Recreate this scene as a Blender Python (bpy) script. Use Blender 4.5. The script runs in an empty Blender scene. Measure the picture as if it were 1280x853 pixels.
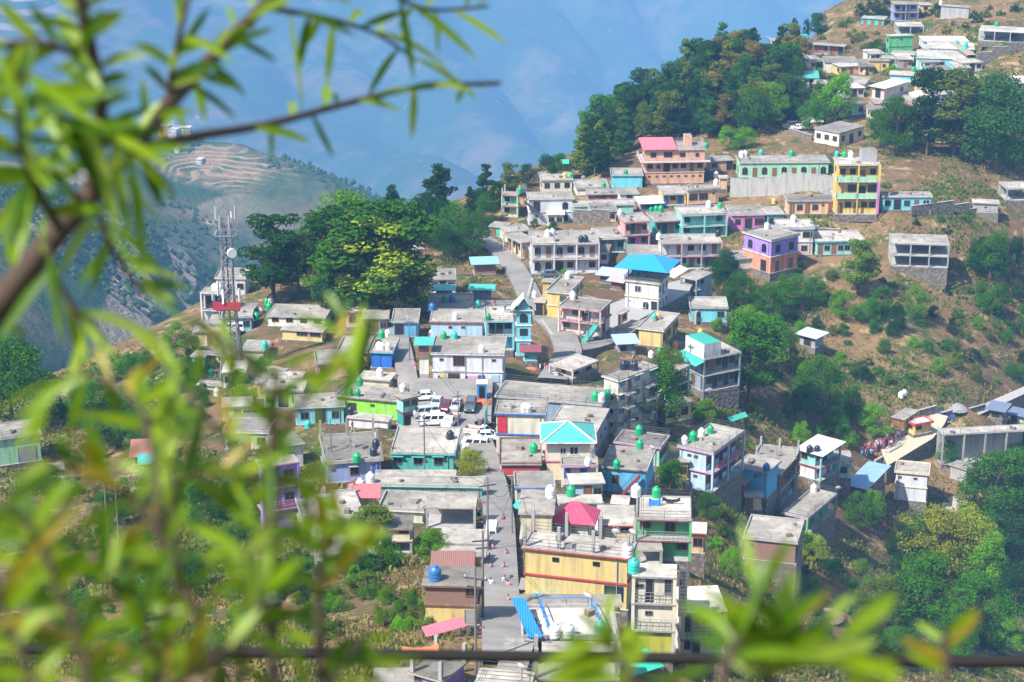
import bpy, bmesh, math, random
import numpy as np
from mathutils import Vector, Matrix, noise
random.seed(7)
S = bpy.context.scene
COL = S.collection
R = math.radians
# ------------------------------------------------------------------ camera model
FPX, PITCH = 2500.0, R(19)
CP, SP = math.cos(PITCH), math.sin(PITCH)
CAMZ = 160.0
def ray(px, py):
    a = (px-640)/FPX; b = (426.5-py)/FPX
    return Vector((a, CP+b*SP, -SP+b*CP))          # origin = camera, depth 1 along the axis
def proj(p):
    y, z = p[1], p[2]-CAMZ
    d = y*CP-z*SP
    return (640+FPX*p[0]/d, 426.5-FPX*(y*SP+z*CP)/d)
def at(px, py, D):
    r = ray(px, py).normalized()*D
    return Vector((r.x, r.y, r.z+CAMZ))
# ------------------------------------------------------------------ helpers
def tag(o, label=None, cat=None, group=None, kind=None):
    if label: o['label'] = label
    if cat: o['category'] = cat
    if group: o['group'] = group
    if kind: o['kind'] = kind
    return o
def empty(name, loc, rz=0.0):
    o = bpy.data.objects.new(name, None); COL.objects.link(o)
    o.location = loc; o.rotation_euler = (0, 0, rz); o.empty_display_size = .3
    return o
def link(name, me, parent=None, loc=(0,0,0), rz=0.0):
    o = bpy.data.objects.new(name, me); COL.objects.link(o)
    o.location = loc; o.rotation_euler = (0, 0, rz)
    if parent: o.parent = parent
    return o
class MB:
    def __init__(s): s.v=[]; s.f=[]; s.m=[]; s.mats=[]; s.sm=[]
    def mi(s, mat):
        if mat not in s.mats: s.mats.append(mat)
        return s.mats.index(mat)
    def add(s, vs, fs, mat, smooth=False):
        b=len(s.v); s.v += [tuple(v) for v in vs]; i=s.mi(mat)
        for f in fs: s.f.append([b+k for k in f]); s.m.append(i); s.sm.append(smooth)
    def box(s, x0,y0,z0,x1,y1,z1, mat, top=None):
        vs=[(x0,y0,z0),(x1,y0,z0),(x1,y1,z0),(x0,y1,z0),(x0,y0,z1),(x1,y0,z1),(x1,y1,z1),(x0,y1,z1)]
        fs=[(3,2,1,0),(0,1,5,4),(1,2,6,5),(2,3,7,6),(3,0,4,7)]
        s.add(vs, fs, mat); b=len(s.v)-8
        s.f.append([b+4,b+5,b+6,b+7]); s.m.append(s.mi(top or mat)); s.sm.append(False)
    def bar(s, a, b, r, mat, n=6, r2=None, smooth=True):
        a=Vector(a); b=Vector(b); d=(b-a); r2=r if r2 is None else r2
        if d.length<1e-6: return
        d.normalize(); u=d.orthogonal().normalized(); w=d.cross(u)
        vs=[]
        for c,rr in ((a,r),(b,r2)):
            for k in range(n):
                t=2*math.pi*k/n; vs.append(c+u*math.cos(t)*rr+w*math.sin(t)*rr)
        fs=[(k,(k+1)%n,n+(k+1)%n,n+k) for k in range(n)]
        s.add(vs, fs, mat, smooth); s.add(vs, [tuple(range(n))[::-1], tuple(range(n,2*n))], mat)
    def tube(s, pts, rs, mat, n=7):
        pts=[Vector(p) for p in pts]; vs=[]; prev=None
        for i,p in enumerate(pts):
            d=(pts[min(i+1,len(pts)-1)]-pts[max(i-1,0)]).normalized()
            u=(prev-d*prev.dot(d)).normalized() if prev and (prev-d*prev.dot(d)).length>1e-5 else d.orthogonal().normalized()
            prev=u; w=d.cross(u)
            for k in range(n):
                t=2*math.pi*k/n; vs.append(p+(u*math.cos(t)+w*math.sin(t))*rs[i])
        fs=[]
        for i in range(len(pts)-1):
            for k in range(n): fs.append((i*n+k,i*n+(k+1)%n,(i+1)*n+(k+1)%n,(i+1)*n+k))
        s.add(vs, fs, mat, True)
        s.add(vs[:n],[tuple(range(n))[::-1]],mat); s.add(vs[-n:],[tuple(range(n))],mat)
    def lathe(s, prof, mat, n=14, c=(0,0,0)):
        vs=[]; 
        for r,z in prof:
            for k in range(n):
                t=2*math.pi*k/n; vs.append((c[0]+r*math.cos(t),c[1]+r*math.sin(t),c[2]+z))
        fs=[(i*n+k,i*n+(k+1)%n,(i+1)*n+(k+1)%n,(i+1)*n+k) for i in range(len(prof)-1) for k in range(n)]
        s.add(vs,fs,mat,True)
        s.add(vs[:n],[tuple(range(n))[::-1]],mat); s.add(vs[-n:],[tuple(range(n))],mat)
    def mesh(s, name):
        me=bpy.data.meshes.new(name); me.from_pydata(s.v,[],s.f)
        for m in s.mats: me.materials.append(m)
        me.polygons.foreach_set('material_index', s.m); me.polygons.foreach_set('use_smooth', s.sm)
        me.update(); return me
    def build(s, name, parent=None, loc=(0,0,0), rz=0.0): return link(name, s.mesh(name), parent, loc, rz)
CACHE={}
def cached(key, fn):
    if key not in CACHE: CACHE[key]=fn()
    return CACHE[key]
# ------------------------------------------------------------------ materials
def nmat(name):
    m=bpy.data.materials.new(name); m.use_nodes=True; n=m.node_tree.nodes; l=m.node_tree.links
    return m, n, l, n['Principled BSDF']
def c4(c): return (c[0],c[1],c[2],1)
def mixc(n,l,fac,a,b,mode='MIX'):
    x=n.new('ShaderNodeMix'); x.data_type='RGBA'; x.blend_type=mode
    for k,val in ((0,fac),(6,a),(7,b)):
        if isinstance(val,bpy.types.NodeSocket): l.new(val,x.inputs[k])
        elif k==0: x.inputs[k].default_value=val
        else: x.inputs[k].default_value=c4(val)
    return x.outputs[2]
def noi(n,l,scale,detail=4,vec=None,rough=.55):
    x=n.new('ShaderNodeTexNoise'); x.inputs['Scale'].default_value=scale; x.inputs['Detail'].default_value=detail; x.inputs['Roughness'].default_value=rough
    if vec is not None: l.new(vec,x.inputs['Vector'])
    return x.outputs['Fac']
def ramp(n,l,fac,a,b,ca=(0,0,0),cb=(1,1,1)):
    x=n.new('ShaderNodeValToRGB'); l.new(fac,x.inputs[0]); e=x.color_ramp.elements
    e[0].position=a; e[1].position=b; e[0].color=c4(ca); e[1].color=c4(cb); return x.outputs[0]
def pos(n): return n.new('ShaderNodeNewGeometry').outputs['Position']
def mapv(n,l,v,sc):
    x=n.new('ShaderNodeMapping'); l.new(v,x.inputs['Vector']); x.inputs['Scale'].default_value=sc; return x.outputs[0]
def bump(n,l,p,h,st,dist):
    b=n.new('ShaderNodeBump'); b.inputs['Strength'].default_value=st; b.inputs['Distance'].default_value=dist
    l.new(h,b.inputs['Height']); l.new(b.outputs[0],p.inputs['Normal'])
def mwall(col, dirt=.7, rough=.85):
    def f():
        L_=.3*col[0]+.6*col[1]+.1*col[2]; return f2(tuple(max(.004,L_+(c-L_)*1.06) if max(col)-min(col)>.12 else c for c in col))
    def f2(col):
        m,n,l,p=nmat('painted_wall'); P=pos(n)
        v=noi(n,l,.35,5,P); st=noi(n,l,1.0,5,mapv(n,l,P,(1.6,1.6,.22))); fine=noi(n,l,4,3,P)
        dk=tuple(c*.42+.035 for c in col)
        a=mixc(n,l,ramp(n,l,v,.35,.75),col,tuple(min(1,c*.82+.04) for c in col))
        a=mixc(n,l,ramp(n,l,st,.47,.68,(0,0,0),(dirt,)*3),a,dk)
        a=mixc(n,l,ramp(n,l,fine,.56,.72,(0,0,0),(.3,)*3),a,dk); a=mixc(n,l,ramp(n,l,noi(n,l,.7,2,P),.60,.63,(0,0,0),(.35,)*3),a,tuple(.5*c+.2 for c in col))
        l.new(a,p.inputs['Base Color']); p.inputs['Roughness'].default_value=rough
        return m
    return cached(('wall',col,dirt), f)
def mplain(col, rough=.6, metal=0.0, var=.15, name='paint'):
    def f():
        m,n,l,p=nmat(name); P=pos(n)
        a=mixc(n,l,ramp(n,l,noi(n,l,2.5,3,P),.35,.7),col,tuple(c*(1-var) for c in col))
        l.new(a,p.inputs['Base Color']); p.inputs['Roughness'].default_value=rough; p.inputs['Metallic'].default_value=metal
        return m
    return cached(('plain',col,rough,metal), f)
def mroof(light=.42):
    def f():
        m,n,l,p=nmat('roof_concrete'); P=pos(n)
        oi=n.new('ShaderNodeObjectInfo').outputs['Random']
        big=noi(n,l,.16,6,P,.62); med=noi(n,l,.9,6,P,.7); 
        lt=(light,light*.92,light*.79); dk=(light*.34,light*.31,light*.27)
        a=mixc(n,l,ramp(n,l,big,.40,.60),lt,tuple(c*.60 for c in lt))
        a=mixc(n,l,ramp(n,l,med,.47,.70,(0,0,0),(.85,)*3),a,dk)
        a=mixc(n,l,ramp(n,l,noi(n,l,3.2,4,P),.6,.75,(0,0,0),(.4,)*3),a,(.62,.6,.56))
        g=n.new('ShaderNodeMapRange'); l.new(oi,g.inputs[0]); g.inputs[3].default_value=.0; g.inputs[4].default_value=.8
        a=mixc(n,l,g.outputs[0],a,mixc(n,l,1.0,a,(.62,.61,.6),'MULTIPLY'))
        l.new(a,p.inputs['Base Color']); p.inputs['Roughness'].default_value=.9
        bump(n,l,p,med,.35,.08)
        return m
    return cached(('roof',light), f)
def msheet(col, metal=.0, rough=.45):
    def f():
        m,n,l,p=nmat('corrugated_sheet'); P=n.new('ShaderNodeTexCoord').outputs['Object']
        w=n.new('ShaderNodeTexWave'); w.wave_type='BANDS'; w.bands_direction='X'; w.inputs['Scale'].default_value=1.6; l.new(P,w.inputs['Vector'])
        a=mixc(n,l,ramp(n,l,noi(n,l,.8,5,P),.45,.75,(0,0,0),(.55,)*3),col,tuple(c*.6+.05 for c in col))
        l.new(a,p.inputs['Base Color']); p.inputs['Roughness'].default_value=rough; p.inputs['Metallic'].default_value=metal
        bump(n,l,p,w.outputs['Fac'],.6,.06)
        return m
    return cached(('sheet',col), f)
def mbrick():
    def f():
        m,n,l,p=nmat('brick'); P=pos(n)
        b=n.new('ShaderNodeTexBrick'); b.inputs['Scale'].default_value=3.0
        sx=n.new('ShaderNodeSeparateXYZ'); l.new(P,sx.inputs[0]); ad=n.new('ShaderNodeMath'); l.new(sx.outputs[0],ad.inputs[0]); l.new(sx.outputs[1],ad.inputs[1])
        cx=n.new('ShaderNodeCombineXYZ'); l.new(ad.outputs[0],cx.inputs[0]); l.new(sx.outputs[2],cx.inputs[1]); l.new(cx.outputs[0],b.inputs['Vector'])
        b.inputs['Color1'].default_value=(.26,.10,.065,1); b.inputs['Color2'].default_value=(.18,.08,.055,1); b.inputs['Mortar'].default_value=(.3,.27,.24,1)
        a=mixc(n,l,ramp(n,l,noi(n,l,.6,5,P),.45,.7,(0,0,0),(.6,)*3),b.outputs[0],(.2,.15,.12))
        l.new(a,p.inputs['Base Color']); p.inputs['Roughness'].default_value=.9; return m
    return cached('brick', f)
def mstone():
    def f():
        m,n,l,p=nmat('rubble_stone'); P=pos(n)
        v=n.new('ShaderNodeTexVoronoi'); v.inputs['Scale'].default_value=1.7; l.new(P,v.inputs['Vector'])
        a=mixc(n,l,ramp(n,l,v.outputs['Distance'],.1,.6),(.25,.22,.19),(.12,.105,.09))
        a=mixc(n,l,ramp(n,l,noi(n,l,.35,5,P),.4,.7,(0,0,0),(.7,)*3),a,(.17,.14,.11))
        l.new(a,p.inputs['Base Color']); p.inputs['Roughness'].default_value=.95; bump(n,l,p,v.outputs['Distance'],.6,.15); return m
    return cached('stone', f)
def mglass(col=(.02,.03,.04)):
    def f():
        m,n,l,p=nmat('window_glass'); oi=n.new('ShaderNodeObjectInfo').outputs['Random']
        l.new(mixc(n,l,oi,tuple(c*.5 for c in col),tuple(c*1.5 for c in col)),p.inputs['Base Color']); p.inputs['Roughness'].default_value=.25; p.inputs['Specular IOR Level'].default_value=.3; return m
    return cached(('glass',col), f)
def mleaf(name, c1, c2, trans=.35):
    def f():
        m,n,l,p=nmat(name); P=pos(n)
        oi=n.new('ShaderNodeObjectInfo').outputs['Random']
        a=mixc(n,l,ramp(n,l,noi(n,l,.5,4,P,.7),.35,.65),c1,c2)
        b=mixc(n,l,oi,a,mixc(n,l,1.0,a,(.72,.9,.55),'MULTIPLY'))
        hs=n.new('ShaderNodeHueSaturation'); l.new(b,hs.inputs['Color']); mr=n.new('ShaderNodeMapRange'); l.new(oi,mr.inputs[0]); mr.inputs[3].default_value=.75; mr.inputs[4].default_value=1.3; l.new(mr.outputs[0],hs.inputs['Value'])
        b=hs.outputs[0]
        d=n.new('ShaderNodeBsdfDiffuse'); t=n.new('ShaderNodeBsdfTranslucent'); l.new(b,d.inputs[0]); l.new(b,t.inputs[0])
        x=n.new('ShaderNodeMixShader'); x.inputs[0].default_value=trans; l.new(d.outputs[0],x.inputs[1]); l.new(t.outputs[0],x.inputs[2])
        n.remove(p); l.new(x.outputs[0],n['Material Output'].inputs[0]); return m
    return cached(('leaf',name), f)
C = dict(white=(.62,.63,.66), cream=(.66,.58,.40), palecream=(.66,.62,.50), yellow=(.66,.47,.13), ochre=(.62,.48,.20), cyan=(.08,.46,.58), teal=(.07,.42,.36),
 paleteal=(.27,.60,.55), mint=(.33,.62,.42), green=(.10,.42,.17), lime=(.27,.68,.06), olive=(.42,.42,.05), orange=(.62,.36,.22), peach=(.70,.46,.27),
 pink=(.66,.34,.34), purple=(.33,.20,.58), magenta=(.60,.22,.50), paleblue=(.42,.58,.72), periwinkle=(.27,.34,.58), skyblue=(.10,.42,.68), lightcyan=(.17,.56,.66),
 grey=(.30,.30,.31), bluegrey=(.22,.28,.36), darkgrey=(.12,.12,.13), salmon=(.70,.27,.17), brown=(.19,.10,.06), redtrim=(.42,.05,.06), pinktrim=(.62,.18,.24), blue=(.02,.14,.55),
 red=(.55,.03,.06), concrete=(.36,.35,.33), palepink=(.66,.50,.46), whitewash=(.70,.68,.62), tealdark=(.02,.28,.24), darkred=(.22,.03,.04), wood=(.25,.11,.04), black=(.02,.02,.025))
BRICK=mbrick(); STONE=mstone()
def W(name):
    if name=='brick': return BRICK
    if name=='stone': return STONE
    return mwall(C[name])
def Pn(name, rough=.6): return mplain(C[name] if isinstance(name,str) else name, rough)
ROOF=mroof(.46); ROOFW=mroof(.66); ROOFD=mroof(.30); CONC=mwall(C['concrete'])
IRON=mplain((.10,.10,.11),.5,.3)
# ------------------------------------------------------------------ terrain field
G=[(628,850,150),(640,780,163),(625,700,195),(620,640,222),(600,580,253),(560,520,283),(700,440,318),(650,345,385),(600,290,420),(870,245,425),(950,262,415),(1070,265,405),
(1100,320,392),(960,320,393),(800,300,395),(800,390,348),(880,385,352),(820,480,300),(760,560,265),(850,620,262),(820,700,200),(860,800,182),(900,740,215),(935,470,330),(900,520,300),
(1012,430,368),(1000,345,392),(960,440,345),(1150,345,395),(1250,330,408),(1280,250,432),(1200,200,440),(1270,180,465),(1050,185,455),(1000,170,470),(950,180,470),(1180,90,520),(1280,60,520),
(1280,120,500),(1130,30,580),(1000,70,560),(1000,110,530),(930,100,520),(1100,130,490),(1200,10,600),(1280,5,580),(1200,450,370),(1200,520,357),(1140,620,335),(1240,620,340),(1100,700,310),
(1000,760,262),(1180,760,300),(1270,700,330),(1280,840,285),(1100,840,255),(1000,640,290),(965,700,262),(1060,560,335),(1100,500,350),(920,640,275),(900,840,185),
(500,440,300),(480,400,330),(300,460,325),(240,420,350),(350,370,365),(450,390,345),(500,330,400),(550,270,430),(620,240,440),(700,215,460),(760,190,480),(850,130,520),(900,90,550),(990,45,590),
(400,480,300),(400,560,265),(380,640,225),(480,700,198),(500,760,176),(540,800,163),(420,740,190),(300,600,255),(300,700,215),(200,560,285),(200,700,225),(200,800,185),(100,600,280),(30,600,270),
(100,750,205),(30,850,170),(350,850,158),(150,500,330),(30,540,300),(100,520,335),(750,640,225),(760,780,170),(1350,400,420),(1350,600,380),(1350,850,300)]
SKY=[(0,505,330),(80,480,350),(160,470,345),(235,395,365),(300,350,380),(400,320,410),(500,300,425),(560,250,450),(650,210,475),(720,190,500),(800,130,540),(880,75,580),(960,50,600),(1040,0,640),(1200,-30,680),(1330,-40,690)]
FAR=[(500,230,2900),(640,200,3000),(640,100,3300),(640,0,3650),(640,-100,4000),(900,60,3700),(900,150,3300),(1000,0,3900),(1100,-60,4200),(1200,80,3700),(300,100,3200),(300,0,3500),(100,60,3200),(100,-60,3700),(1000,-150,4500),(200,-150,4300),(640,-200,4600),
(215,160,1650),(300,188,1600),(150,175,1680),(380,215,1560),(300,260,1500),(380,300,1450),(300,330,1420),(300,400,1350),(400,380,1330),(250,220,1560),
(100,300,1080),(100,380,1000),(100,450,950),(0,420,900),(0,500,850),(200,330,1150),(250,400,1150),(0,220,1250),(130,240,1250),(-200,200,1250),(-300,400,900),(-500,500,700),(1700,300,700),(1700,100,900)]
FAR=[(p[0],p[1],p[2]*1.55) if i<17 else p for i,p in enumerate(FAR)]
ctl=[]
for p in G+SKY+FAR:
    v=at(*p); ctl.append((v.x,v.y,v.z))
for p in SKY:
    v=at(*p); d=Vector((v.x,v.y,0)).normalized()
    ctl.append((v.x+d.x*130+(-25 if p[0]<600 else 0),v.y+d.y*130,v.z-88)); ctl.append((v.x+d.x*420,v.y+d.y*420,v.z-300))
for x in (-160,-60,0,60,160):
    for y,z in ((-30,3),(4,-3.2),(30,-25),(75,-53),(112,-72)):
        ctl.append((x,y,CAMZ+z-(abs(x)*.12 if y>60 else 0)))
ctl.append((300,60,CAMZ-100)); ctl.append((-320,60,CAMZ-90)); ctl.append((420,250,CAMZ-140)); ctl.append((-400,300,CAMZ-150))
CT=np.array(ctl); KC=9.0
def phi(r2): return -np.sqrt(r2+KC*KC)
def solve():
    X=CT[:,:2]; r2=((X[:,None]-X[None])**2).sum(-1); n=len(X)
    A=np.zeros((n+3,n+3)); A[:n,:n]=phi(r2)+np.eye(n)*4.0; A[:n,n]=1; A[n,:n]=1; A[:n,n+1:]=X; A[n+1:,:n]=X.T
    return np.linalg.solve(A, np.concatenate([CT[:,2],[0,0,0]]))
for p_ in ((160,160,1680),(215,158,1650),(300,178,1600),(370,208,1560),(430,238,1520),(500,275,1480),(560,305,1450)):
    v=at(*p_); CT=np.vstack([CT,[v.x,v.y,v.z],[v.x*1.2+25,v.y*1.2,v.z-230],[v.x*1.5+60,v.y*1.5,v.z-430]])
WT=solve()
def hgt(x,y):
    x=np.atleast_1d(x).astype(float); y=np.atleast_1d(y).astype(float); out=np.zeros(len(x))
    for i in range(0,len(x),20000):
        xs,ys=x[i:i+20000],y[i:i+20000]
        r2=(xs[:,None]-CT[None,:,0])**2+(ys[:,None]-CT[None,:,1])**2
        out[i:i+20000]=phi(r2)@WT[:len(CT)]+WT[len(CT)]+WT[len(CT)+1]*xs+WT[len(CT)+2]*ys
    return out
def hz(x,y): return float(hgt(x,y)[0])
def hit(px,py,near=60,far=900,step=1.5):
    r=ray(px,py); ts=np.arange(near,far,step)
    z=CAMZ+r.z*ts; g=hgt(r.x*ts,r.y*ts); k=np.where(z<g)[0]
    if len(k)==0:
        ts=np.arange(900,12000,12.); z=CAMZ+r.z*ts; g=hgt(r.x*ts,r.y*ts); k=np.where(z<g)[0]
        if len(k)==0: return at(px,py,3000)
    i=k[0]; t0,t1=ts[max(i-1,0)],ts[i]
    a=(CAMZ+r.z*t0)-hz(r.x*t0,r.y*t0); b=(CAMZ+r.z*t1)-hz(r.x*t1,r.y*t1)
    t=t0+(t1-t0)*(a/(a-b) if a!=b else 0)
    return Vector((r.x*t,r.y*t,CAMZ+r.z*t))
def onplane(px,py,z):
    r=ray(px,py); t=(z-CAMZ)/r.z; return Vector((r.x*t,r.y*t,z))
# zoom regions used for measuring: origin and scale
ZR={1:(600,160,4),2:(860,160,3.048),3:(880,0,3.195),4:(480,340,4),5:(700,340,4),6:(360,500,4),7:(600,500,4),8:(480,640,4),9:(760,640,4),10:(840,480,2.909),11:(0,0,2),12:(0,427,2.667),13:(200,200,4),14:(200,380,4),15:(240,600,3.2),16:(640,0,3.556),0:(0,0,1)}
def zz(k,p): o=ZR[k]; return (o[0]+p[0]/o[2], o[1]+p[1]/o[2])
def zs(k): return ZR[k][2]
# ------------------------------------------------------------------ building kit
def win_mesh(w,h,fc,kind):
    m=MB(); f=Pn(fc); t=.08
    if kind=='arch':
        # arched head: frame ring built from short boxes along the arch
        m.box(-w/2,-.07,0,-w/2+t,.02,h*.68,f); m.box(w/2-t,-.07,0,w/2,.02,h*.68,f); m.box(-w/2,-.07,-t,w/2,.02,0,f)
        n=8; pts=[(w/2*math.cos(math.pi*k/n),h*.68+h*.32*math.sin(math.pi*k/n)) for k in range(n+1)]
        inn=[(p[0]*(1-2*t/w),h*.68+(p[1]-h*.68)*(1-t/(h*.32))) for p in pts]
        vs=[(p[0],y,p[1]) for y in (-.07,.02) for p in pts]+[(p[0],y,p[1]) for y in (-.07,.02) for p in inn]
        N=n+1; fs=[]
        for k in range(n): fs+= [(k,2*N+k,2*N+k+1,k+1),(k,k+1,N+k+1,N+k),(2*N+k,3*N+k,3*N+k+1,2*N+k+1)]
        m.add(vs,fs,f); m.box(-.025,-.06,0,.025,0,h*.95,f)
    else:
        m.box(-w/2,-.07,0,-w/2+t,.02,h,f); m.box(w/2-t,-.07,0,w/2,.02,h,f); m.box(-w/2+t,-.07,0,w/2-t,.02,t,f); m.box(-w/2+t,-.07,h-t,w/2-t,.02,h,f)
        k=1 if w<1.3 else 2 if w<2 else 3
        for i in range(k):
            x=-w/2+w*(i+1)/(k+1); m.box(x-.025,-.06,t,x+.025,0,h-t,f)
        if kind=='grill':
            for i in range(5): z=h*(i+1)/6; m.box(-w/2+t,-.065,z-.015,w/2-t,-.045,z+.015,f)
    return m.mesh('window')
def pane_mesh(w,h,gc,kind):
    m=MB(); g=mglass(gc)
    if kind=='arch':
        n=8; pts=[(-w/2+.04,0.0),(w/2-.04,0.0)]+[((w/2-.04)*math.cos(math.pi*k/n),h*.68+(h*.32-.04)*math.sin(math.pi*k/n)) for k in range(n+1)]
        m.add([(p[0],-.03,p[1]) for p in pts],[tuple(range(len(pts)))],g); m.add([(p[0],.03,p[1]) for p in pts],[tuple(range(len(pts)))[::-1]],g)
    else: m.box(-w/2+.06,-.03,.06,w/2-.06,.03,h-.06,g)
    return m.mesh('pane')
def shade_mesh(w,mat):
    m=MB(); m.box(-w/2-.2,-.5,0,w/2+.2,0.0,.07,mat); return m.mesh('sunshade')
def door_or_dark_mesh(w,h,col,fc):
    m=MB(); f=Pn(fc); d=Pn(col)
    m.box(-w/2,-.07,0,-w/2+.08,.02,h,f); m.box(w/2-.08,-.07,0,w/2,.02,h,f); m.box(-w/2+.08,-.07,h-.08,w/2-.08,.02,h,f)
    m.box(-w/2+.08,-.035,0,w/2-.08,.015,h-.08,d); m.box(-w/2+.2,-.05,.2,w/2-.2,-.036,h*.42,d); m.box(-w/2+.2,-.05,h*.5,w/2-.2,-.036,h-.25,d)
    return m.mesh('door')
def shutter_mesh(w,h,col):
    m=MB(); d=Pn(col); 
    k=int(h/.18)
    for i in range(k): m.box(-w/2+.06,-.05,i*h/k+.012,w/2-.06,0,(i+1)*h/k,d)
    m.box(-w/2,-.07,0,-w/2+.06,.02,h,IRON); m.box(w/2-.06,-.07,0,w/2,.02,h,IRON)
    return m.mesh('shutter')
WINKEY={'w':(1.15,1.25,'rect'),'W':(1.9,1.35,'rect'),'a':(1.2,1.6,'arch'),'g':(1.7,1.6,'grill'),'s':(.55,.45,'rect'),'v':(.85,1.0,'rect'),'B':(1.3,1.5,'rect')}
def openings(root, items, length, z0, sh, frame, o):
    """items along a wall; frame(x)->(loc,rz)"""
    toks=items.split() if ' ' in items else list(items); n=len(toks)
    for i,t in enumerate(toks):
        if t=='.': continue
        x=length*(i+.5)/n; loc,rz=frame(x); fc=o.get('wc','brown'); gc=o.get('gc',(.02,.03,.04))
        sc=min(1.0, sh/2.9); room=length/n*.86
        if t in WINKEY:
            w,h,k=WINKEY[t]; w=round(min(w,room)*10)/10; h=round(h*sc*10)/10
            if t=='B': gc=(.03,.16,.32)
            sill=sh-.75-h if t=='s' else max(.75,(sh-.35-h)*.62)
            if t=='a': sill=max(.5,(sh-.4-h)*.5)
            q=link('window', cached(('w',w,h,fc,k),lambda:win_mesh(w,h,fc,k)), root,(loc[0],loc[1],z0+sill),rz)
            link('pane', cached(('p',w,h,gc,k),lambda:pane_mesh(w,h,gc,k)), q)
            if o.get('sh') and t!='s': link('sunshade', cached(('s',w,o['trimm'].name),lambda:shade_mesh(w,o['trimm'])), q,(0,0,h+.12))
        elif t in 'dDb':
            dw,dh=(.95,2.05) if t!='D' else (1.5,2.2)
            dw=min(dw,room); dh=min(dh,sh-.4); col=o.get('dc','wood') if t=='d' else 'black' if t=='D' else 'blue'  # D is a dark opening: its inner shade painted as a black door panel
            link('door', cached(('d',round(dw,1),round(dh,1),col,fc),lambda:door_or_dark_mesh(dw,dh,col,fc)), root,(loc[0],loc[1],z0+.03),rz)
        elif t=='r':
            w=min(2.4,room); w=round(w*4)/4; h=round(min(2.3,sh-.5),1); col=o.get('rcol','grey')
            link('shutter', cached(('r',w,h,col),lambda:shutter_mesh(w,h,col)), root,(loc[0],loc[1],z0+.05),rz)
def railing_pts(m, pts, z, h, mat, step=1.2, solid=None):
    for (x0,y0),(x1,y1) in zip(pts[:-1],pts[1:]):
        L=math.hypot(x1-x0,y1-y0)
        if L<.3: continue
        if solid:
            dx,dy=(x1-x0)/L,(y1-y0)/L; nx,ny=-dy*.05,dx*.05
            vs=[(x0-nx,y0-ny,z),(x1-nx,y1-ny,z),(x1+nx,y1+ny,z),(x0+nx,y0+ny,z)]; vs+= [(a,b,z+h) for a,b,c in vs]
            m.add(vs,[(0,1,5,4),(1,2,6,5),(2,3,7,6),(3,0,4,7),(4,5,6,7)],solid)
        else:
            for hh in (h,h*.66,h*.33): m.bar((x0,y0,z+hh),(x1,y1,z+hh),.022,mat,4)
            n=max(1,int(L/step))
            for k in range(n+1):
                t=k/n; m.bar((x0+(x1-x0)*t,y0+(y1-y0)*t,z),(x0+(x1-x0)*t,y0+(y1-y0)*t,z+h),.028,mat,4)
HS=[]
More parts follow.
